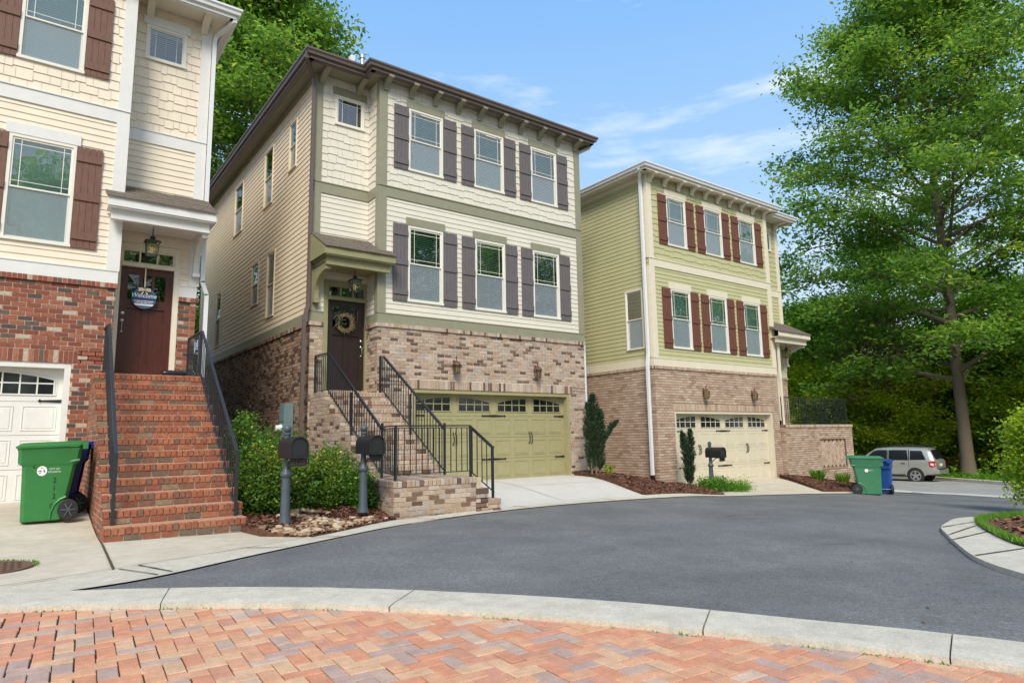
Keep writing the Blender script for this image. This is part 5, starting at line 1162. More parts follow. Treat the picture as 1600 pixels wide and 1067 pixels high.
# logo on the far bin
t = [o for o in COL.objects if o.get('label', '').startswith('green wheeled bin standing')][0]
mb.lathe((-.02, .285, .69), [(.05, 0), (.05, .004)], 20, axis='Y'); add_text(mb, 'CITY', .05, (-.13, .292, .69), (-1, 0, 0), (0, 0, 1), .001)
mb.build('emblem', 'white', [c for c in t.children if c.name.startswith('body')][0])
# welcome sign on the red door
t = thing('door_sign', 'round blue welcome sign with ribbon bow hung on the dark red door', 'sign', (1.64, 13.84, 2.70)); cx, cz, yy, ra = 1.645, 2.715, 13.83, .205
mb = MB(); mb.lathe((cx, yy, cz), [(ra, 0), (ra, -.012)], 40, axis='Y'); sg = mb.build('disc', 'sign_blue', t)
def chord(z0_, z1_, m_, o):
    mb = MB(); n = 8; T, B = [], []
    w0 = math.sqrt(ra*ra-z0_*z0_)-.004; w1 = math.sqrt(ra*ra-z1_*z1_)-.004; mb.face([(cx-w0, yy-o, cz+z0_), (cx+w0, yy-o, cz+z0_), (cx+w1, yy-o, cz+z1_), (cx-w1, yy-o, cz+z1_)]); mb.build('stripe', m_, sg, recalc=False)
chord(-.035, -.005, 'sign_navy', .0145); chord(-.145, -.115, 'white', .0145)
mb = MB(); add_text(mb, 'Welcome', .108, (cx, yy-.0155, cz+.045), (1, 0, 0), (0, 0, 1), .0006, 1, shear=.25); 
rg = random.Random(12)
for zz, hw_ in ((-.058, .16), (-.092, .14)):      # two lines of script too small to read in the photograph
    xx = -hw_
    while xx < hw_: l_ = rg.uniform(.008, .03); mb.box(cx+xx, cx+min(xx+l_, hw_), yy-.0165, yy-.0150, cz+zz-.007, cz+zz+rg.uniform(.004, .012)); xx += l_+rg.uniform(.004, .010)
mb.build('lettering', 'white', sg, recalc=False)
mb = MB()
for sx_ in (-1, 1):
    mb.poly([(cx, yy-.03, cz+.15), (cx+sx_*.04, yy-.045, cz+.19), (cx+sx_*.10, yy-.03, cz+.185), (cx+sx_*.105, yy-.035, cz+.12), (cx+sx_*.05, yy-.05, cz+.125), (cx, yy-.055, cz+.14)], [(0, 1, 2, 3, 4, 5)])
    mb.poly([(cx, yy-.04, cz+.15), (cx+sx_*.03, yy-.03, cz+.15), (cx+sx_*.065, yy-.025, cz+.06), (cx+sx_*.035, yy-.03, cz+.05)], [(0, 1, 2, 3)])
mb.ball((cx, yy-.045, cz+.148), .02); mb.box(cx-.011, cx+.011, yy-.008, yy-.005, cz+.15, cz+.62); mb.build('ribbon_bow', 'ribbon', t, recalc=False)
# wreath
t = thing('wreath', 'twiggy brown wreath hung on the dark door of the middle house', 'wreath', (5.68, 13.94, 2.62)); cx, cz, yy = 5.67, 2.63, 13.975; mb = MB(); ml = MB(); rg = random.Random(4)
for k in range(320):
    a = rg.uniform(0, 6.283); b = a+rg.uniform(.2, .6); r1, r2 = rg.gauss(.165, .018), rg.gauss(.18, .035); off = rg.uniform(-.05, -.01)
    mb.tube([(cx+r1*math.cos(a), yy+off, cz+r1*math.sin(a)), (cx+(r1+r2)/2*math.cos((a+b)/2)*1.03, yy+off-.01, cz+(r1+r2)/2*math.sin((a+b)/2)*1.03), (cx+r2*math.cos(b), yy+off+.005, cz+r2*math.sin(b))], [.0045, .004, .002], 3, cap=False)
for k in range(90): a = rg.uniform(3.6, 6.0); r1 = rg.uniform(.17, .26); mb.tube([(cx+.17*math.cos(a), yy-.03, cz+.17*math.sin(a)), (cx+r1*math.cos(a+.15), yy-.05, cz+r1*math.sin(a+.15))], [.004, .006], 3)
mb.build('twigs', 'twig', t, recalc=False)
for k in range(200):
    a = rg.gauss(3.0, .35) if k % 2 else rg.uniform(0, 6.28); r1 = rg.gauss(.19, .03); c = np.array((cx+r1*math.cos(a), yy-rg.uniform(.02, .06), cz+r1*math.sin(a))); d = np.array((rg.gauss(0, .02), rg.gauss(0, .01), rg.gauss(0, .02))); s_ = np.array((rg.gauss(0, .008), 0, rg.gauss(0, .008))); ml.face([c-d, c-s_, c+d, c+s_])
ml.build('leaves', 'leaf_con', t, recalc=False)
# black parcel on the left porch
t = thing('parcel', 'black plastic mailing bag lying on the top red brick step', 'parcel', (2.02, 12.75, 1.155)); bm = bmesh.new(); bmesh.ops.create_uvsphere(bm, u_segments=24, v_segments=12, radius=1)
for v in bm.verts: x, y, z = v.co; x = math.copysign(abs(x)**.45, x); y = math.copysign(abs(y)**.5, y); v.co = Vector((x*.21, y*.13, (z*.05)*(1+.25*math.sin(9*x+5*y))))
mb = MB(); mb.bm(bm, .5, Matrix.Translation((2.03, 12.66, 1.20))); mb.build('bag', 'bagmat', t, smooth=True)
# electric meter on the side wall of the middle house
t = thing('meter_box', 'blue-grey electric meter cabinet on the tan brick side wall', 'meter box', (4.8, 12.9, .05))
mb = MB(); mb.bbox(4.66, 4.86, 14.85, 15.22, .02, .84, .008); mb.box(4.652, 4.661, 14.88, 15.19, .45, .80); mb.build('cabinet', 'meter', t)
mb = MB(); mb.lathe((4.66, 15.06, .30), [(.085, 0), (.085, -.03), (.07, -.05), (.07, -.11), (.05, -.13)], 20, axis='X'); mb.build('meter_dial', 'white_metal', t, smooth=True)
mb = MB(); mb.tube([(4.78, 15.02, .02), (4.78, 15.02, -.9)], .03, 8); mb.build('conduit', 'meter', t)
# manhole cover in the left driveway
t = thing('manhole_cover', 'rusty round manhole cover set in the left driveway', 'manhole cover', (-.22, 8.05, -1.12)); mb = MB(); zc = float(G(-.22, 8.05))+.016
mb.lathe((-.22, 8.05, zc), [(.40, -.02), (.40, .004), (.385, .006), (.38, .002), (.0, .002)], 48)
for i in range(-6, 7):
    for j in range(-6, 7):
        if (i*.055)**2+(j*.055)**2 < .33**2 and (i+j) % 2 == 0: mb.obox((-.22+i*.055, 8.05+j*.055, zc+.004), ((.7, .7, 0), (-.7, .7, 0), (0, 0, 1)), (.022, .008, .005))
mb.build('cover', 'rust', t)
mb = MB(); rg = random.Random(6)
for k in range(160): a = rg.uniform(-.3, 3.5); r_ = rg.gauss(.415, .012); x, y = -.22+r_*math.cos(a), 8.05+r_*math.sin(a); mb.face([(x-.008, y, zc), (x+.008, y, zc), (x+rg.uniform(-.02, .02), y+rg.uniform(-.02, .02), zc+.02)])
tag(mb.build('moss_ring', 'grass', recalc=False), 'thin green moss ring round the manhole cover', 'moss', kind='stuff')

# ================================================================== PLANTS
def leafmesh(name, C, D, S, Nn, rnd, m_, parent):
    """rhombic leaves: centres, length vectors, width vectors"""
    n = len(C); V = np.empty((n, 4, 3)); V[:, 0] = C-D; V[:, 1] = C-S+Nn; V[:, 2] = C+D; V[:, 3] = C+S+Nn
    o3 = np.array(ORG.get(parent.name, (0, 0, 0))) if parent else 0; V = (V-o3).reshape(-1, 3)
    me = bpy.data.meshes.new(name); me.vertices.add(n*4); me.vertices.foreach_set('co', V.ravel().astype(np.float32))
    me.loops.add(n*4); me.loops.foreach_set('vertex_index', np.arange(n*4, dtype=np.int32))
    me.polygons.add(n); me.polygons.foreach_set('loop_start', np.arange(0, n*4, 4, dtype=np.int32)); me.polygons.foreach_set('loop_total', np.full(n, 4, dtype=np.int32))
    me.update(calc_edges=True); at = me.attributes.new('rnd', 'FLOAT', 'FACE'); at.data.foreach_set('value', np.clip(rnd, 0, 1).astype(np.float32))
    me.materials.append(M[m_]); o = link(bpy.data.objects.new(name, me)); o.parent = parent; ORG[o.name] = ORG.get(parent.name, (0, 0, 0)) if parent else (0, 0, 0)
    return o
def leaves_at(rs, C, size, up=.48, aspect=.5, droop=.15):
    n = len(C); d = rs.normal(size=(n, 3)); d[:, 2] = d[:, 2]*(1-up)-droop; d /= np.linalg.norm(d, axis=1)[:, None]
    nz = rs.normal(size=(n, 3))*(1-up)+np.array((0, 0, 1.))*up*1.6; s = np.cross(d, nz); s /= (np.linalg.norm(s, axis=1)[:, None]+1e-9)
    L = size*(.65+.7*rs.random(n)); nn = np.cross(s, d)*(L*.12)[:, None]
    return d*(L/2)[:, None], s*(L*aspect/2)[:, None], nn
def clusters(rs, cen, per, sp):
    cen = np.asarray(cen); k = rs.integers(0, len(cen), per*len(cen)); return cen[k]+rs.normal(size=(len(k), 3))*np.array(sp), k
def tree(name, label, base, H, r0, cr, cb=.3, nl=34, leaf=.16, nleaf=60000, lm='leaf_big', seed=1, group=None, flat=.42, asym=(0, 0), top=.95, sp=1.0, prof=None, lean=(0, 0), cat='tree', rbias=0, wide=.35, wb=1.0):
    rs = np.random.default_rng(seed); rg = random.Random(seed); b = np.array(base, float)
    t = thing(name, label, cat, tuple(base), group=group)
    wood = MB(); nt_ = 10; tr = []
    wob = rs.normal(size=(nt_+1, 2))*.018*H*.35*wb
    for i in range(nt_+1):
        f_ = i/nt_; tr.append(b+np.array((lean[0]*f_*f_+wob[i][0]*f_, lean[1]*f_*f_+wob[i][1]*f_, H*.93*f_)))
    rad = lambda f_: r0*(1-f_)**.8*.92+.012*r0*4+(r0*.45 if f_ < .01 else 0)
    base_pts = [tr[0]+np.array((0, 0, -.3)), tr[0]+np.array((0, 0, .15))]+[tr[0]+(tr[1]-tr[0])*.35]+tr[1:]
    wood.tube(base_pts, [r0*1.5, r0*1.22, r0*1.0]+[rad(i/nt_) for i in range(1, nt_+1)], 12)
    def tp(f_): x = f_*nt_; i = min(int(x), nt_-1); return tr[i]+(tr[i+1]-tr[i])*(x-i)
    pf = prof or (lambda q: math.sin(math.pi*(.16+.80*q))**.75)
    cen = []; wts = []
    for i in range(nl):
        q = (i+.5)/nl; hf = cb+(top-cb)*q**.9; az = i*2.39996+rg.uniform(-.4, .4); s0 = tp(hf)
        Lm = cr*pf(q)*rg.uniform(.78, 1.08)*(1+asym[0]*math.cos(az)+asym[1]*math.sin(az))
        el = R(8+50*q+rg.uniform(-8, 10)); ns = 6; pts = [s0]; d = np.array((math.cos(az)*math.cos(el), math.sin(az)*math.cos(el), math.sin(el)))
        for k in range(ns):
            d = d+np.array((rg.uniform(-.16, .16), rg.uniform(-.16, .16), .10-.09*k)); d /= np.linalg.norm(d); pts.append(pts[-1]+d*Lm/ns)
        r1 = max(.02, rad(hf)*.5); wood.tube(pts, [r1*(1-.85*k/ns) for k in range(ns+1)], 6, cap=False)
        for k in range(2, ns+1):
            for m_ in range(3 if k < ns else 2):
                p = pts[k]; a2 = az+rg.choice((-1, 1))*rg.uniform(.4, 1.5); l2 = Lm*rg.uniform(.16, wide)*(1.15-.10*k); e2 = R(rg.uniform(-12, 34))
                d2 = np.array((math.cos(a2)*math.cos(e2), math.sin(a2)*math.cos(e2), math.sin(e2))); q2 = [p, p+d2*l2*.5+np.array((0, 0, .03*l2)), p+d2*l2+np.array((0, 0, -.08*l2))]
                wood.tube(q2, [r1*.3, r1*.18, .006], 4, cap=False)
                for u in (.45, .75, 1.0):
                    c = q2[0]+(q2[2]-q2[0])*u+np.array([rg.uniform(-.2, .2)*sp for _ in range(3)])*np.array((1, 1, .6)); cen.append(c)
    tk = wood.build('trunk', 'bark', t, smooth=True, recalc=False)
    cen = np.array(cen); per = max(1, nleaf//len(cen)); C, k = clusters(rs, cen, per, (.42*sp, .42*sp, .42*flat*sp))
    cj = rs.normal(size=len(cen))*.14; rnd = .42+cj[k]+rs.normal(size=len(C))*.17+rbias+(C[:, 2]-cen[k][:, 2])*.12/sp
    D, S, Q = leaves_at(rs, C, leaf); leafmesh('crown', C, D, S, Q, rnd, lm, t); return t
def shrub(name, label, base, rx, ry, h, n=9000, leaf=.045, lm='leaf_shrub', seed=1, group=None, cat='shrub', tip=.45):
    rs = np.random.default_rng(seed); t = thing(name, label, cat, tuple(base), group=group); b = np.array(base, float); wood = MB(); cen = []
    for i in range(90):
        az = rs.random()*6.283; e = math.asin(.05+.95*rs.random()); u = (.72+.30*rs.random()); tip_ = b+np.array((rx*math.cos(az)*math.cos(e)*u, ry*math.sin(az)*math.cos(e)*u, h*(.08+.92*math.sin(e)*u)))
        wood.tube([b+np.array((rx*.1*math.cos(az), ry*.1*math.sin(az), -.03)), b+(tip_-b)*.5+np.array((0, 0, .04)), tip_], [.010, .006, .003], 4, cap=False)
        for q in (.62, .82, 1.0): cen.append(b+(tip_-b)*q+rs.normal(size=3)*.03)
    wood.build('stems', 'bark', t, recalc=False); cen = np.array(cen); C, k = clusters(rs, cen, max(1, n//len(cen)), (.075, .075, .075)); C[:, 2] = np.maximum(C[:, 2], b[2]+.02)
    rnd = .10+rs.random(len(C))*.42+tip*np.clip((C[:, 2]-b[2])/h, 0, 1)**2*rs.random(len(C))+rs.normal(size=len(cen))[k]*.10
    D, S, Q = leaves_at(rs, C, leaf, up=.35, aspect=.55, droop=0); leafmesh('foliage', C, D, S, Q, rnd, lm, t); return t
def conifer(name, label, base, pillars, seed, group):
    rs = np.random.default_rng(seed); t = thing(name, label, 'conifer', tuple(base), group=group); b = np.array(base, float); wood = MB(); cen = []; dirs = []
    for (dx, dy, lx, ly, h, r_, z0) in pillars:
        p0 = b+np.array((dx, dy, z0)); p1 = b+np.array((dx+lx, dy+ly, h)); wood.tube([p0+(0, 0, -.05), (p0+p1)/2, p1], [.025, .018, .006], 6)
        for i in range(int(130*(h-z0))):
            f_ = rs.random(); az = rs.random()*6.283; rr = r_*(math.sin(math.pi*min(1, .22+.78*f_)**1.0)**.5 if f_ < .97 else .3)*(.75+.35*rs.random())
            c = p0+(p1-p0)*f_; tip_ = c+np.array((rr*math.cos(az), rr*math.sin(az), rr*1.6)); wood.tube([c, tip_], [.006, .003], 3, cap=False)
            for u in np.linspace(.4, 1.12, 6): cen.append(c+(tip_-c)*u); dirs.append((tip_-c)/np.linalg.norm(tip_-c))
    wood.build('trunk', 'bark', t, recalc=False); cen = np.array(cen); dirs = np.array(dirs); n = len(cen)*9; k = rs.integers(0, len(cen), n); C = cen[k]+rs.normal(size=(n, 3))*.016
    d = dirs[k]*1.2+rs.normal(size=(n, 3))*.6; d /= np.linalg.norm(d, axis=1)[:, None]; s = np.cross(d, rs.normal(size=(n, 3))); s /= np.linalg.norm(s, axis=1)[:, None]
    rnd = .25+rs.random(n)*.4+rs.normal(size=len(cen))[k]*.15; leafmesh('foliage', C, d*.028, s*.0045, s*0, rnd, 'leaf_con', t)
def tuft(name, label, base, n, h, spread, m_='grass', seed=1, cat='plant', group=None, w_=.008):
    rg = random.Random(seed); t = thing(name, label, cat, tuple(base), group=group); mb = MB()
    for i in range(n):
        a = rg.uniform(0, 6.283); r1 = rg.random()**.5*spread*.45; hh = h*rg.uniform(.55, 1.1); out_ = spread*rg.uniform(.2, 1); p0 = np.array((base[0]+r1*math.cos(a), base[1]+r1*math.sin(a), base[2]-.01)); sd_ = np.array((-math.sin(a), math.cos(a), 0))*w_
        p1 = p0+np.array((out_*.35*math.cos(a), out_*.35*math.sin(a), hh*.75)); p2 = p0+np.array((out_*math.cos(a), out_*math.sin(a), hh*rg.uniform(.45, .9))); r_ = rg.random(); mb.face([p0-sd_*.6, p0+sd_*.6, p1+sd_, p1-sd_], r_); mb.face([p1-sd_, p1+sd_, p2], r_)
    mb.build('leaves', m_, t, recalc=False); return t
gg = lambda x, y, o=0: (x, y, float(G(x, y))+o)
GS = 'evergreen shrubs in the bed between the left and middle houses'
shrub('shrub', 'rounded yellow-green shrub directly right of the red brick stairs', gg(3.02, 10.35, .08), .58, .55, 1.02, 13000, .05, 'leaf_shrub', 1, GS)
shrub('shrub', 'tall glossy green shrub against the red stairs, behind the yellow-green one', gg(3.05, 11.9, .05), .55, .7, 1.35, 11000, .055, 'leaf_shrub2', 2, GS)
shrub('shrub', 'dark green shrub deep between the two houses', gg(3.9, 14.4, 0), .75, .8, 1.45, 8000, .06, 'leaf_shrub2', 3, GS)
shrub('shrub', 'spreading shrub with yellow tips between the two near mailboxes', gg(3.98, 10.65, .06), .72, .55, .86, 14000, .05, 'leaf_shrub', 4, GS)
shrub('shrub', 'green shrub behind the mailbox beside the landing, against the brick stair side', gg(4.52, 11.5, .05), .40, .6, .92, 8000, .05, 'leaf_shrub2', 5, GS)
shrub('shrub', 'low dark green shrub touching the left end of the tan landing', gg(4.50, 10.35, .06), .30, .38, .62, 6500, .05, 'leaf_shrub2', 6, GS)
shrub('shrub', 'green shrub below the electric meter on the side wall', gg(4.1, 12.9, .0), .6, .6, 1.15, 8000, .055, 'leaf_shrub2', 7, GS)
conifer('columnar_conifer', 'dark columnar conifer with one leaning side arm at the corner of the tan brick house', gg(11.82, 12.42, .04), [(0, 0, .0, .05, 2.02, .19, .1), (-.1, .05, -.07, 0, 1.80, .15, .1), (.08, 0, .62, -.12, 1.36, .11, .62), (.12, 0, .08, 0, 1.62, .15, .1)], 3, 'columnar conifers by the garages')
conifer('columnar_conifer', 'narrow upright conifer with forked top beside the beige garage door', gg(15.05, 12.1, .04), [(0, 0, -.14, .03, 1.50, .12, .05), (.06, 0, .10, 0, 1.55, .13, .05)], 4, 'columnar conifers by the garages')
tuft('small_plant', 'small bright yellow-green plant at the foot of the leaning-arm conifer', gg(12.2, 12.35, .05), 40, .38, .16, 'leaf_yel', 2, w_=.022)
shrub('ground_plant', 'low green perennial clump round the foot of the third mailbox', gg(15.15, 11.35, .04), .62, .40, .28, 5000, .05, 'grass', 21, cat='plant')
shrub('ground_plant', 'blue-green creeping clump spilling towards the beige driveway', gg(15.9, 11.15, .02), .55, .30, .22, 3500, .04, 'leaf_mid', 22, cat='plant')
for i, (x, y, lb) in enumerate(((20.9, 11.6, 'strappy green tuft below the herringbone panel, left one'), (21.9, 11.3, 'strappy green tuft below the terrace wall, middle one'), (22.6, 11.0, 'strappy green tuft nearest the far green bin'))): tuft('grass_tuft', lb, gg(x, y, .07), 130, .42, .42, 'grass', 30+i, group='strappy tufts along the terrace wall', w_=.012)
# big trees
tree('tree', 'tall broad maple with thick straight trunk by the far kerb, right side', gg(41.3, 14.4), 33, .34, 10.4, cb=.15, nl=74, leaf=.27, nleaf=125000, wb=.25, lm='leaf_big', seed=17, sp=1.4, flat=.38, asym=(-.02, .06), prof=lambda q: .70+.66*q if q < .40 else .95*((1-q)/.60)**.55+.02, wide=.45)
tree('tree', 'tall green tree rising behind the middle house', gg(9.0, 33), 27, .4, 7.2, cb=.14, nl=60, leaf=.26, nleaf=85000, lm='leaf_big', seed=12, sp=1.3, flat=.35)
tree('tree', 'leafy tree just behind the gap between left and middle houses', gg(3.2, 36), 24, .35, 6.5, cb=.15, nl=46, leaf=.20, nleaf=70000, lm='leaf_big', seed=13, sp=1.3, flat=.35)
# woods beyond the street: three kinds, copied
def proto(lm, seed, **k): return tree('tree', 'woodland tree', (0, 0, 0), k.pop('H', 14), .2, k.pop('cr', 5), leaf=k.pop('leaf', .26), nleaf=k.pop('n', 22000), lm=lm, seed=seed, sp=1.25, rbias=.25, group='trees of the wood beyond the street', **k)
PA = proto('leaf_dark', 31, cb=.14, nl=40, H=15, cr=5.6); PBt = proto('leaf_mid', 32, cb=.08, nl=36, H=11, cr=4.6, n=19000); PC = proto('leaf_yel', 33, cb=.05, nl=26, H=6.5, cr=3.2, n=26000, leaf=.2); PD = proto('leaf_dark', 34, cb=.04, nl=30, H=8, cr=4.4, n=15000)
used = set()
WX = [(PC, 41.5, 22.6, 1.1, 2.4, 'yellow-green bush close behind the silver car roof'), (PC, 47.5, 14.8, 1.25, .6, 'yellow-green sapling directly right of the maple trunk'), (PC, 49.5, 5.8, 1.5, 3.3, 'large yellow-green bush under the dark tree at the extreme right'), (PC, 36.5, 29, 1.5, 4.1, 'yellow-green sapling seen through the terrace railing'), (PC, 53, 19.5, 1.6, 1.9, 'yellow-green sapling deeper in the wood left of the maple trunk'), (PA, 52, -2, 1.6, .7, 'very tall tree whose crown fills the upper right corner'), (PBt, 45.5, 6.2, 1.25, 2.2, 'mid-green tree overhanging the kerb at the right edge')]
def place(p, x, y, s, rz, label):
    o = p if p.name not in used else copy_tree(p); used.add(p.name); o.location = gg(x, y, -.1); o.scale = (s, s, s); o.rotation_euler = (0, 0, rz); o['label'] = label
W_ = [
 (PA, 33.5, 26.5, 1.0, 0, 'dark green tree rising just behind the terrace railing'), (PA, 40, 29, 1.1, 1.2, 'dark tree with spreading limbs above the car roof'),
 (PBt, 44, 24, 1.1, .4, 'mid-green bushy tree behind the silver car'), (PA, 49, 21, 1.15, 2.2, 'dark green tree behind the big maple trunk, left side'),
 (PBt, 52, 15, 1.2, 3.3, 'mid-green tree behind the big maple trunk, right side'), (PA, 55, 8, 1.3, 4.4, 'tall dark tree near the right edge beyond the street'),
 (PC, 44.5, 19, 1.0, .9, 'bright yellow-green sapling between the car and the maple'), (PC, 43.5, 10.2, .85, 2.0, 'yellow-green understory bush right of the maple trunk'),
 (PD, 47, 12.5, 1.1, 5.0, 'dark low tree right of the maple in the undergrowth'), (PD, 43, 30, 1.1, 1.0, 'low dark tree at the far left of the wood'),
 (PBt, 32, 33, 1.0, 2.5, 'mid-green tree peeping out beside the green house roof end'),
 (PD, 50, 18, 1.0, .3, 'low dark tree far behind the maple'), (PC, 50, 23, 1.1, 4.0, 'yellow-green tree lit up behind the car'), (PC, 38.5, 24.5, .8, 3.0, 'yellow-green bush behind the terrace railing'),
 (PD, 55, 12, 1.3, 2.9, 'low dark thicket tree at the right of the wood'),
 (PC, 46.5, 8.0, 1.1, 5.2, 'yellow-green bush at the right edge by the far kerb'), (PA, 48, 3.5, 1.15, 3.0, 'dark tree at the extreme right across the street'), (PD, 37.5, 33, 1.2, 2.0, 'low dark tree between the green house and the car'),
 (PD, 52, 28, 1.4, 1.5, 'low dark thicket behind the parked car')]
for a in W_+WX: place(*a)
tree('tree', 'small pale pink-leaved tree showing through the wood left of the maple trunk', gg(43.6, 19.8), 10.5, .12, 3.3, cb=.42, nl=22, leaf=.22, nleaf=9000, lm='leaf_pink', seed=41, sp=1.2)
tree('bush', 'bright yellow-green bush at the right edge of the photo on the island', gg(16.3, 4.38, .06), 1.95, .04, .68, cb=.10, nl=26, leaf=.085, nleaf=16000, lm='leaf_yel', seed=51, sp=.40, flat=.8, cat='bush')
# trees standing behind the photographer, seen mirrored in the windows
for i, (x, y, s) in enumerate(((1, -42, 1.15), (13, -44, 1.3), (25, -42, 1.2), (37, -44, 1.35), (49, -40, 1.25), (62, -38, 1.4), (76, -36, 1.3), (90, -32, 1.4))): place(PA, x, y, s*1.5, i*1.3, 'tree across the road behind the camera, '+['behind the left house driveway', 'opposite the red stairs', 'opposite the tan landing', 'opposite the olive garage', 'opposite the leaning conifer', 'opposite the beige garage', 'opposite the terrace', 'furthest off'][i])
# undergrowth
def undergrowth():
    rs = np.random.default_rng(77); n = 90000; pts = []
    x = rs.uniform(34, 70, n*3); y = rs.uniform(-2, 45, n*3); k = x > np.interp(y, [-2, 4, 10, 15.6, 22, 45], [33.5, 34.5, 35.6, 39.6, 42, 44.6]); k |= (y > 21) & (x > 34); k &= ~((y < 21) & (x < np.interp(y, [-2, 4, 10, 15.6, 22, 45], [33.5, 34.5, 35.6, 39.6, 42, 44.6]))); x, y = x[k][:n], y[k][:n]
    z = G(x, y)+np.abs(rs.normal(size=len(x)))*.22*(1+.8*np.sin(x*.9)*np.sin(y*1.1)); C = np.stack([x, y, z], 1)
    D, S, Q = leaves_at(rs, C, .22); o = leafmesh('undergrowth', C, D, S, Q, .35+rs.normal(size=len(C))*.2, 'leaf_mid', None); tag(o, 'low leafy undergrowth covering the wood floor beyond the far kerb', 'undergrowth', kind='stuff')
undergrowth()
# wooden fence glimpsed behind the car
t = thing('wooden_fence', 'weathered orange-brown board fence glimpsed behind the silver car', 'fence', gg(47, 26)); mb = MB(); ax_ = np.array((.42, -.91, 0)); fa = np.array((41.5, 28.5, 0))
for k in range(4):
    z = -2.6+1.15+k*.26; mb.bar(fa+np.array((0, 0, z-1.0)), fa+ax_*15+np.array((0, 0, z-1.1)), .04, .2)
mb.build('boards', 'fence', t)
for k in range(7): mb = MB(); p = fa+ax_*k*2.5; mb.bar(p+np.array((0, 0, -3.4)), p+np.array((0, 0, -1.3)), .12, .12, up=(0, 1, 0)); mb.build('post', 'fence', t)

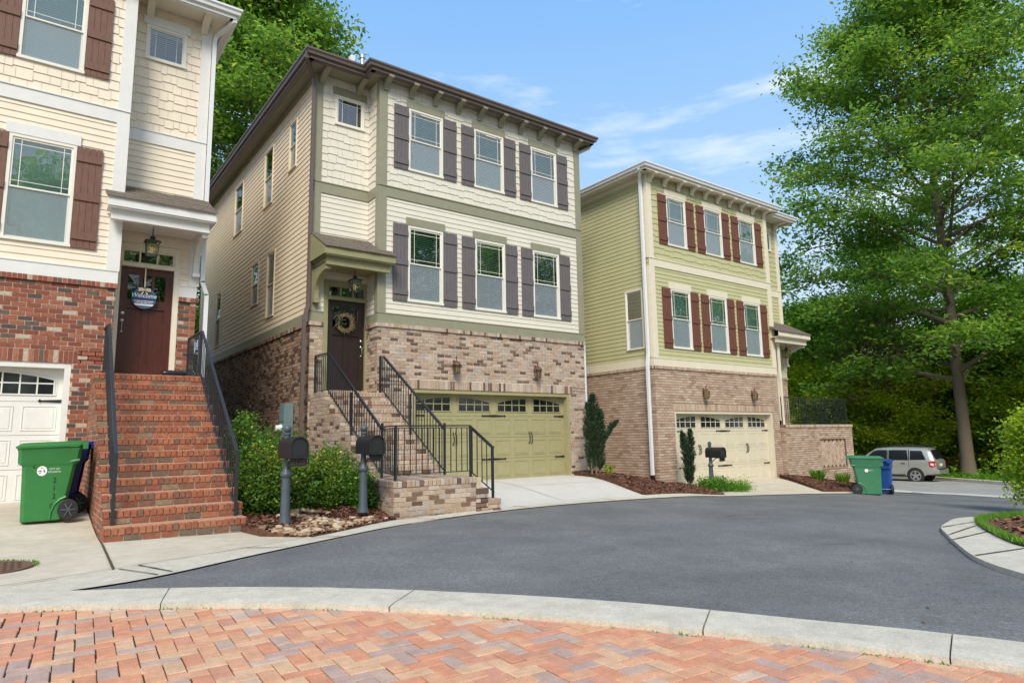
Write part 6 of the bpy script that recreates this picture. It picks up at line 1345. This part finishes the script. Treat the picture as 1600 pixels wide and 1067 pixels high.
# ================================================================== CAR (front towards +X locally)
def car():
    t = thing('parked_car', 'silver-beige sport utility vehicle parked at the far kerb, seen from its left rear', 'car', (35.65, 15.85, -2.51), local=True, rz=R(97))
    L = 2.22
    # stations along x: (x, z_low, z_belt, z_roof, half width low, belt, roof)
    prof = [(-2.20, .50, 1.02, 1.08, .78, .80, .70), (-2.12, .42, 1.04, 1.20, .86, .87, .74), (-1.98, .38, 1.05, 1.55, .89, .89, .68), (-1.80, .36, 1.05, 1.665, .90, .90, .67), (-1.2, .36, 1.05, 1.70, .905, .90, .66), (-.2, .34, 1.04, 1.71, .905, .90, .655), (.45, .34, 1.03, 1.66, .905, .90, .65), (.80, .34, 1.03, 1.45, .905, .895, .66), (1.22, .34, 1.04, 1.10, .90, .88, .74), (1.55, .34, 1.00, 1.05, .90, .87, .74), (2.0, .36, .92, .95, .88, .84, .72), (2.18, .42, .80, .84, .80, .76, .66), (2.24, .50, .66, .70, .70, .66, .60)]
    V = []; 
    for x, zl, zb, zr, wl, wb_, wr in prof:
        half = [(0, zl), (wl*.8, zl), (wl*.97, zl+.06), (wl, zl+.22), (wb_+.015, zb-.16), (wb_-.01, zb), (wr+.03, zr-.09), (wr-.06, zr-.01), (wr*.5, zr+.015), (0, zr+.02)]
        V += [(x, y, z) for y, z in half]+[(x, -y, z) for y, z in half[-2:0:-1]]
    k = 18; n = len(prof); mb = MB(); mb.poly(V, [(i*k+j, i*k+(j+1) % k, (i+1)*k+(j+1) % k, (i+1)*k+j) for i in range(n-1) for j in range(k)]+[tuple(range(k)), tuple(range((n-1)*k, n*k))])
    body = mb.build('body', 'car', t, smooth=True)
    def sidey(z, wb_=.90, wr=.70, zb=1.05, zr=1.70): return wb_+(wr-wb_)*max(0, (z-zb))/(zr-.09-zb)+.012
    for sy in (-1, 1):
        for nm, poly in (('rear_quarter_window', [(-1.84, 1.12), (-1.15, 1.12), (-1.10, 1.50), (-1.42, 1.56), (-1.70, 1.53)]), ('rear_door_window', [(-1.03, 1.10), (-.18, 1.10), (-.18, 1.58), (-.98, 1.58)]), ('front_door_window', [(-.10, 1.10), (.98, 1.10), (.52, 1.52), (.30, 1.58), (-.10, 1.58)])):
            if nm == 'rear_quarter_window': poly = [(-1.80, 1.13), (-1.12, 1.11), (-1.12, 1.55), (-1.62, 1.54)]
            mb = MB(); P = [(x, sy*sidey(z), z) for x, z in poly]; mb.poly(P, [tuple(range(len(P)))]); mb.build(nm, 'car_glass', body, recalc=False)
        mb = MB()
        for x0_, x1_ in ((-1.08, -1.04), (-.15, -.13)): mb.poly([(x0_, sy*sidey(1.08), 1.08), (x1_, sy*sidey(1.08), 1.08), (x1_, sy*sidey(1.6), 1.6), (x0_, sy*sidey(1.6), 1.6)], [(0, 1, 2, 3)])
        for x_ in (-1.06, -.14, 1.02): mb.box(x_-.006, x_+.006, min(sy*.900, sy*.916), max(sy*.900, sy*.916), .45, 1.02)
        mb.build('door_seams', 'black', body, recalc=False)
        for x_ in (-.90, .05): mb = MB(); mb.bbox(x_, x_+.17, min(sy*.90, sy*.945), max(sy*.90, sy*.945), .92, .955, .008); mb.build('door_handle', 'black', body)
        mb = MB(); mb.tube([(-1.75, sy*.60, 1.745), (-1.6, sy*.60, 1.775), (.1, sy*.60, 1.775), (.3, sy*.60, 1.73)], .018, 6); mb.build('roof_rail', 'black', body)
        mb = MB(); mb.poly([(-2.12, sy*.885, 1.06), (-1.90, sy*.905, 1.04), (-1.93, sy*.915, .80), (-2.06, sy*.91, .76), (-2.18, sy*.86, .80), (-2.215, sy*.80, 1.04), (-2.20, sy*.78, .82)], [(0, 1, 2, 3, 4), (0, 4, 6, 5)]); mb.build('tail_light', 'car_red', body, recalc=False)
        mb = MB(); mb.poly([(-1.99, sy*.921, .86), (-2.11, sy*.899, .86), (-2.11, sy*.899, .93), (-1.99, sy*.921, .93)], [(0, 1, 2, 3)]); mb.build('light_lens', 'white', body, recalc=False)
        mb = MB(); mb.box(1.9, 2.1, min(sy*.70, sy*.885), max(sy*.70, sy*.885), .72, .86); mb.build('headlight', 'car_glass', body)
        mb = MB(); mb.bbox(.62, .84, min(sy*.92, sy*1.08), max(sy*.92, sy*1.08), 1.08, 1.24, .03); mb.build('wing_mirror', 'black', body)
        for wx in (-1.32, 1.36):
            mb = MB(); arch = []
            for i in range(17):
                a = math.pi*i/16; arch.append((math.cos(a), math.sin(a)))
            P = [(wx+.45*c, sy*.918, .37+.45*s) for c, s in arch]+[(wx+.375*c, sy*.918, .37+.375*s) for c, s in arch]; Q = [(wx+.45*c, sy*.945, .37+.45*s) for c, s in arch]+[(wx+.375*c, sy*.945, .37+.375*s) for c, s in arch]
            mb.poly(P+Q, [(34+i, 34+i+1, 51+i+1, 51+i) for i in range(16)]+[(i, i+1, 35+i, 34+i) for i in range(16)]+[(17+i, 18+i, 52+i, 51+i) for i in range(16)]); mb.build('wheel_arch', 'car', body, recalc=False)
            mb = MB(); mb.lathe((wx, sy*.90, .37), [(.385, -.02), (.385, .022)], 28, axis='Y'); mb.build('wheel_well', 'black', body)
            mb = MB(); mb.lathe((wx, sy*.84, .355), [(.24, -.10), (.33, -.10), (.355, -.07), (.355, .07), (.33, .10), (.24, .10)], 32, axis='Y'); w_ = mb.build('wheel', 'rubber', t, smooth=True)
            mb = MB(); yo = sy*.945; mb.lathe((wx, yo-sy*.015, .355), [(.235, -.012), (.235, .012), (.20, .012), (.20, -.012)], 32, axis='Y'); mb.lathe((wx, yo, .355), [(.06, -.02), (.06, .012)], 16, axis='Y')
            for q in range(5): a = q*2*math.pi/5+.3; mb.bar((wx+.04*math.cos(a), yo, .355+.04*math.sin(a)), (wx+.21*math.cos(a), yo-sy*.01, .355+.21*math.sin(a)), .02, .075, up=(0, 1, 0) if False else (-math.sin(a), 0, math.cos(a)))
            mb.build('rim', 'alloy', w_)
    mb = MB(); mb.poly([(-2.145, -.66, 1.12), (-2.145, .66, 1.12), (-1.955, .60, 1.58), (-1.955, -.60, 1.58)], [(0, 1, 2, 3)]); o = mb.build('rear_window', 'car_glass', body, recalc=False); o.location.x = -.035
    mb = MB(); mb.bbox(-2.30, -2.05, -.84, .84, .44, .66, .03); mb.build('rear_bumper', 'car', body)
    mb = MB(); mb.box(-2.315, -2.20, -.6, .6, .66, .69); mb.box(-1.0, 1.0, -.93, -.86, .30, .36); mb.box(-1.0, 1.0, .86, .93, .30, .36); mb.build('running_board', 'black', body)
    mb = MB(); mb.box(-2.225, -2.205, -.16, .16, .80, .92); mb.build('number_plate', 'white', body)
    mb = MB(); mb.face([(.83, -.60, 1.46), (.83, .60, 1.46), (1.24, .70, 1.12), (1.24, -.70, 1.12)]); o = mb.build('windscreen', 'car_glass', body, recalc=False); o.location.z = .02
car()
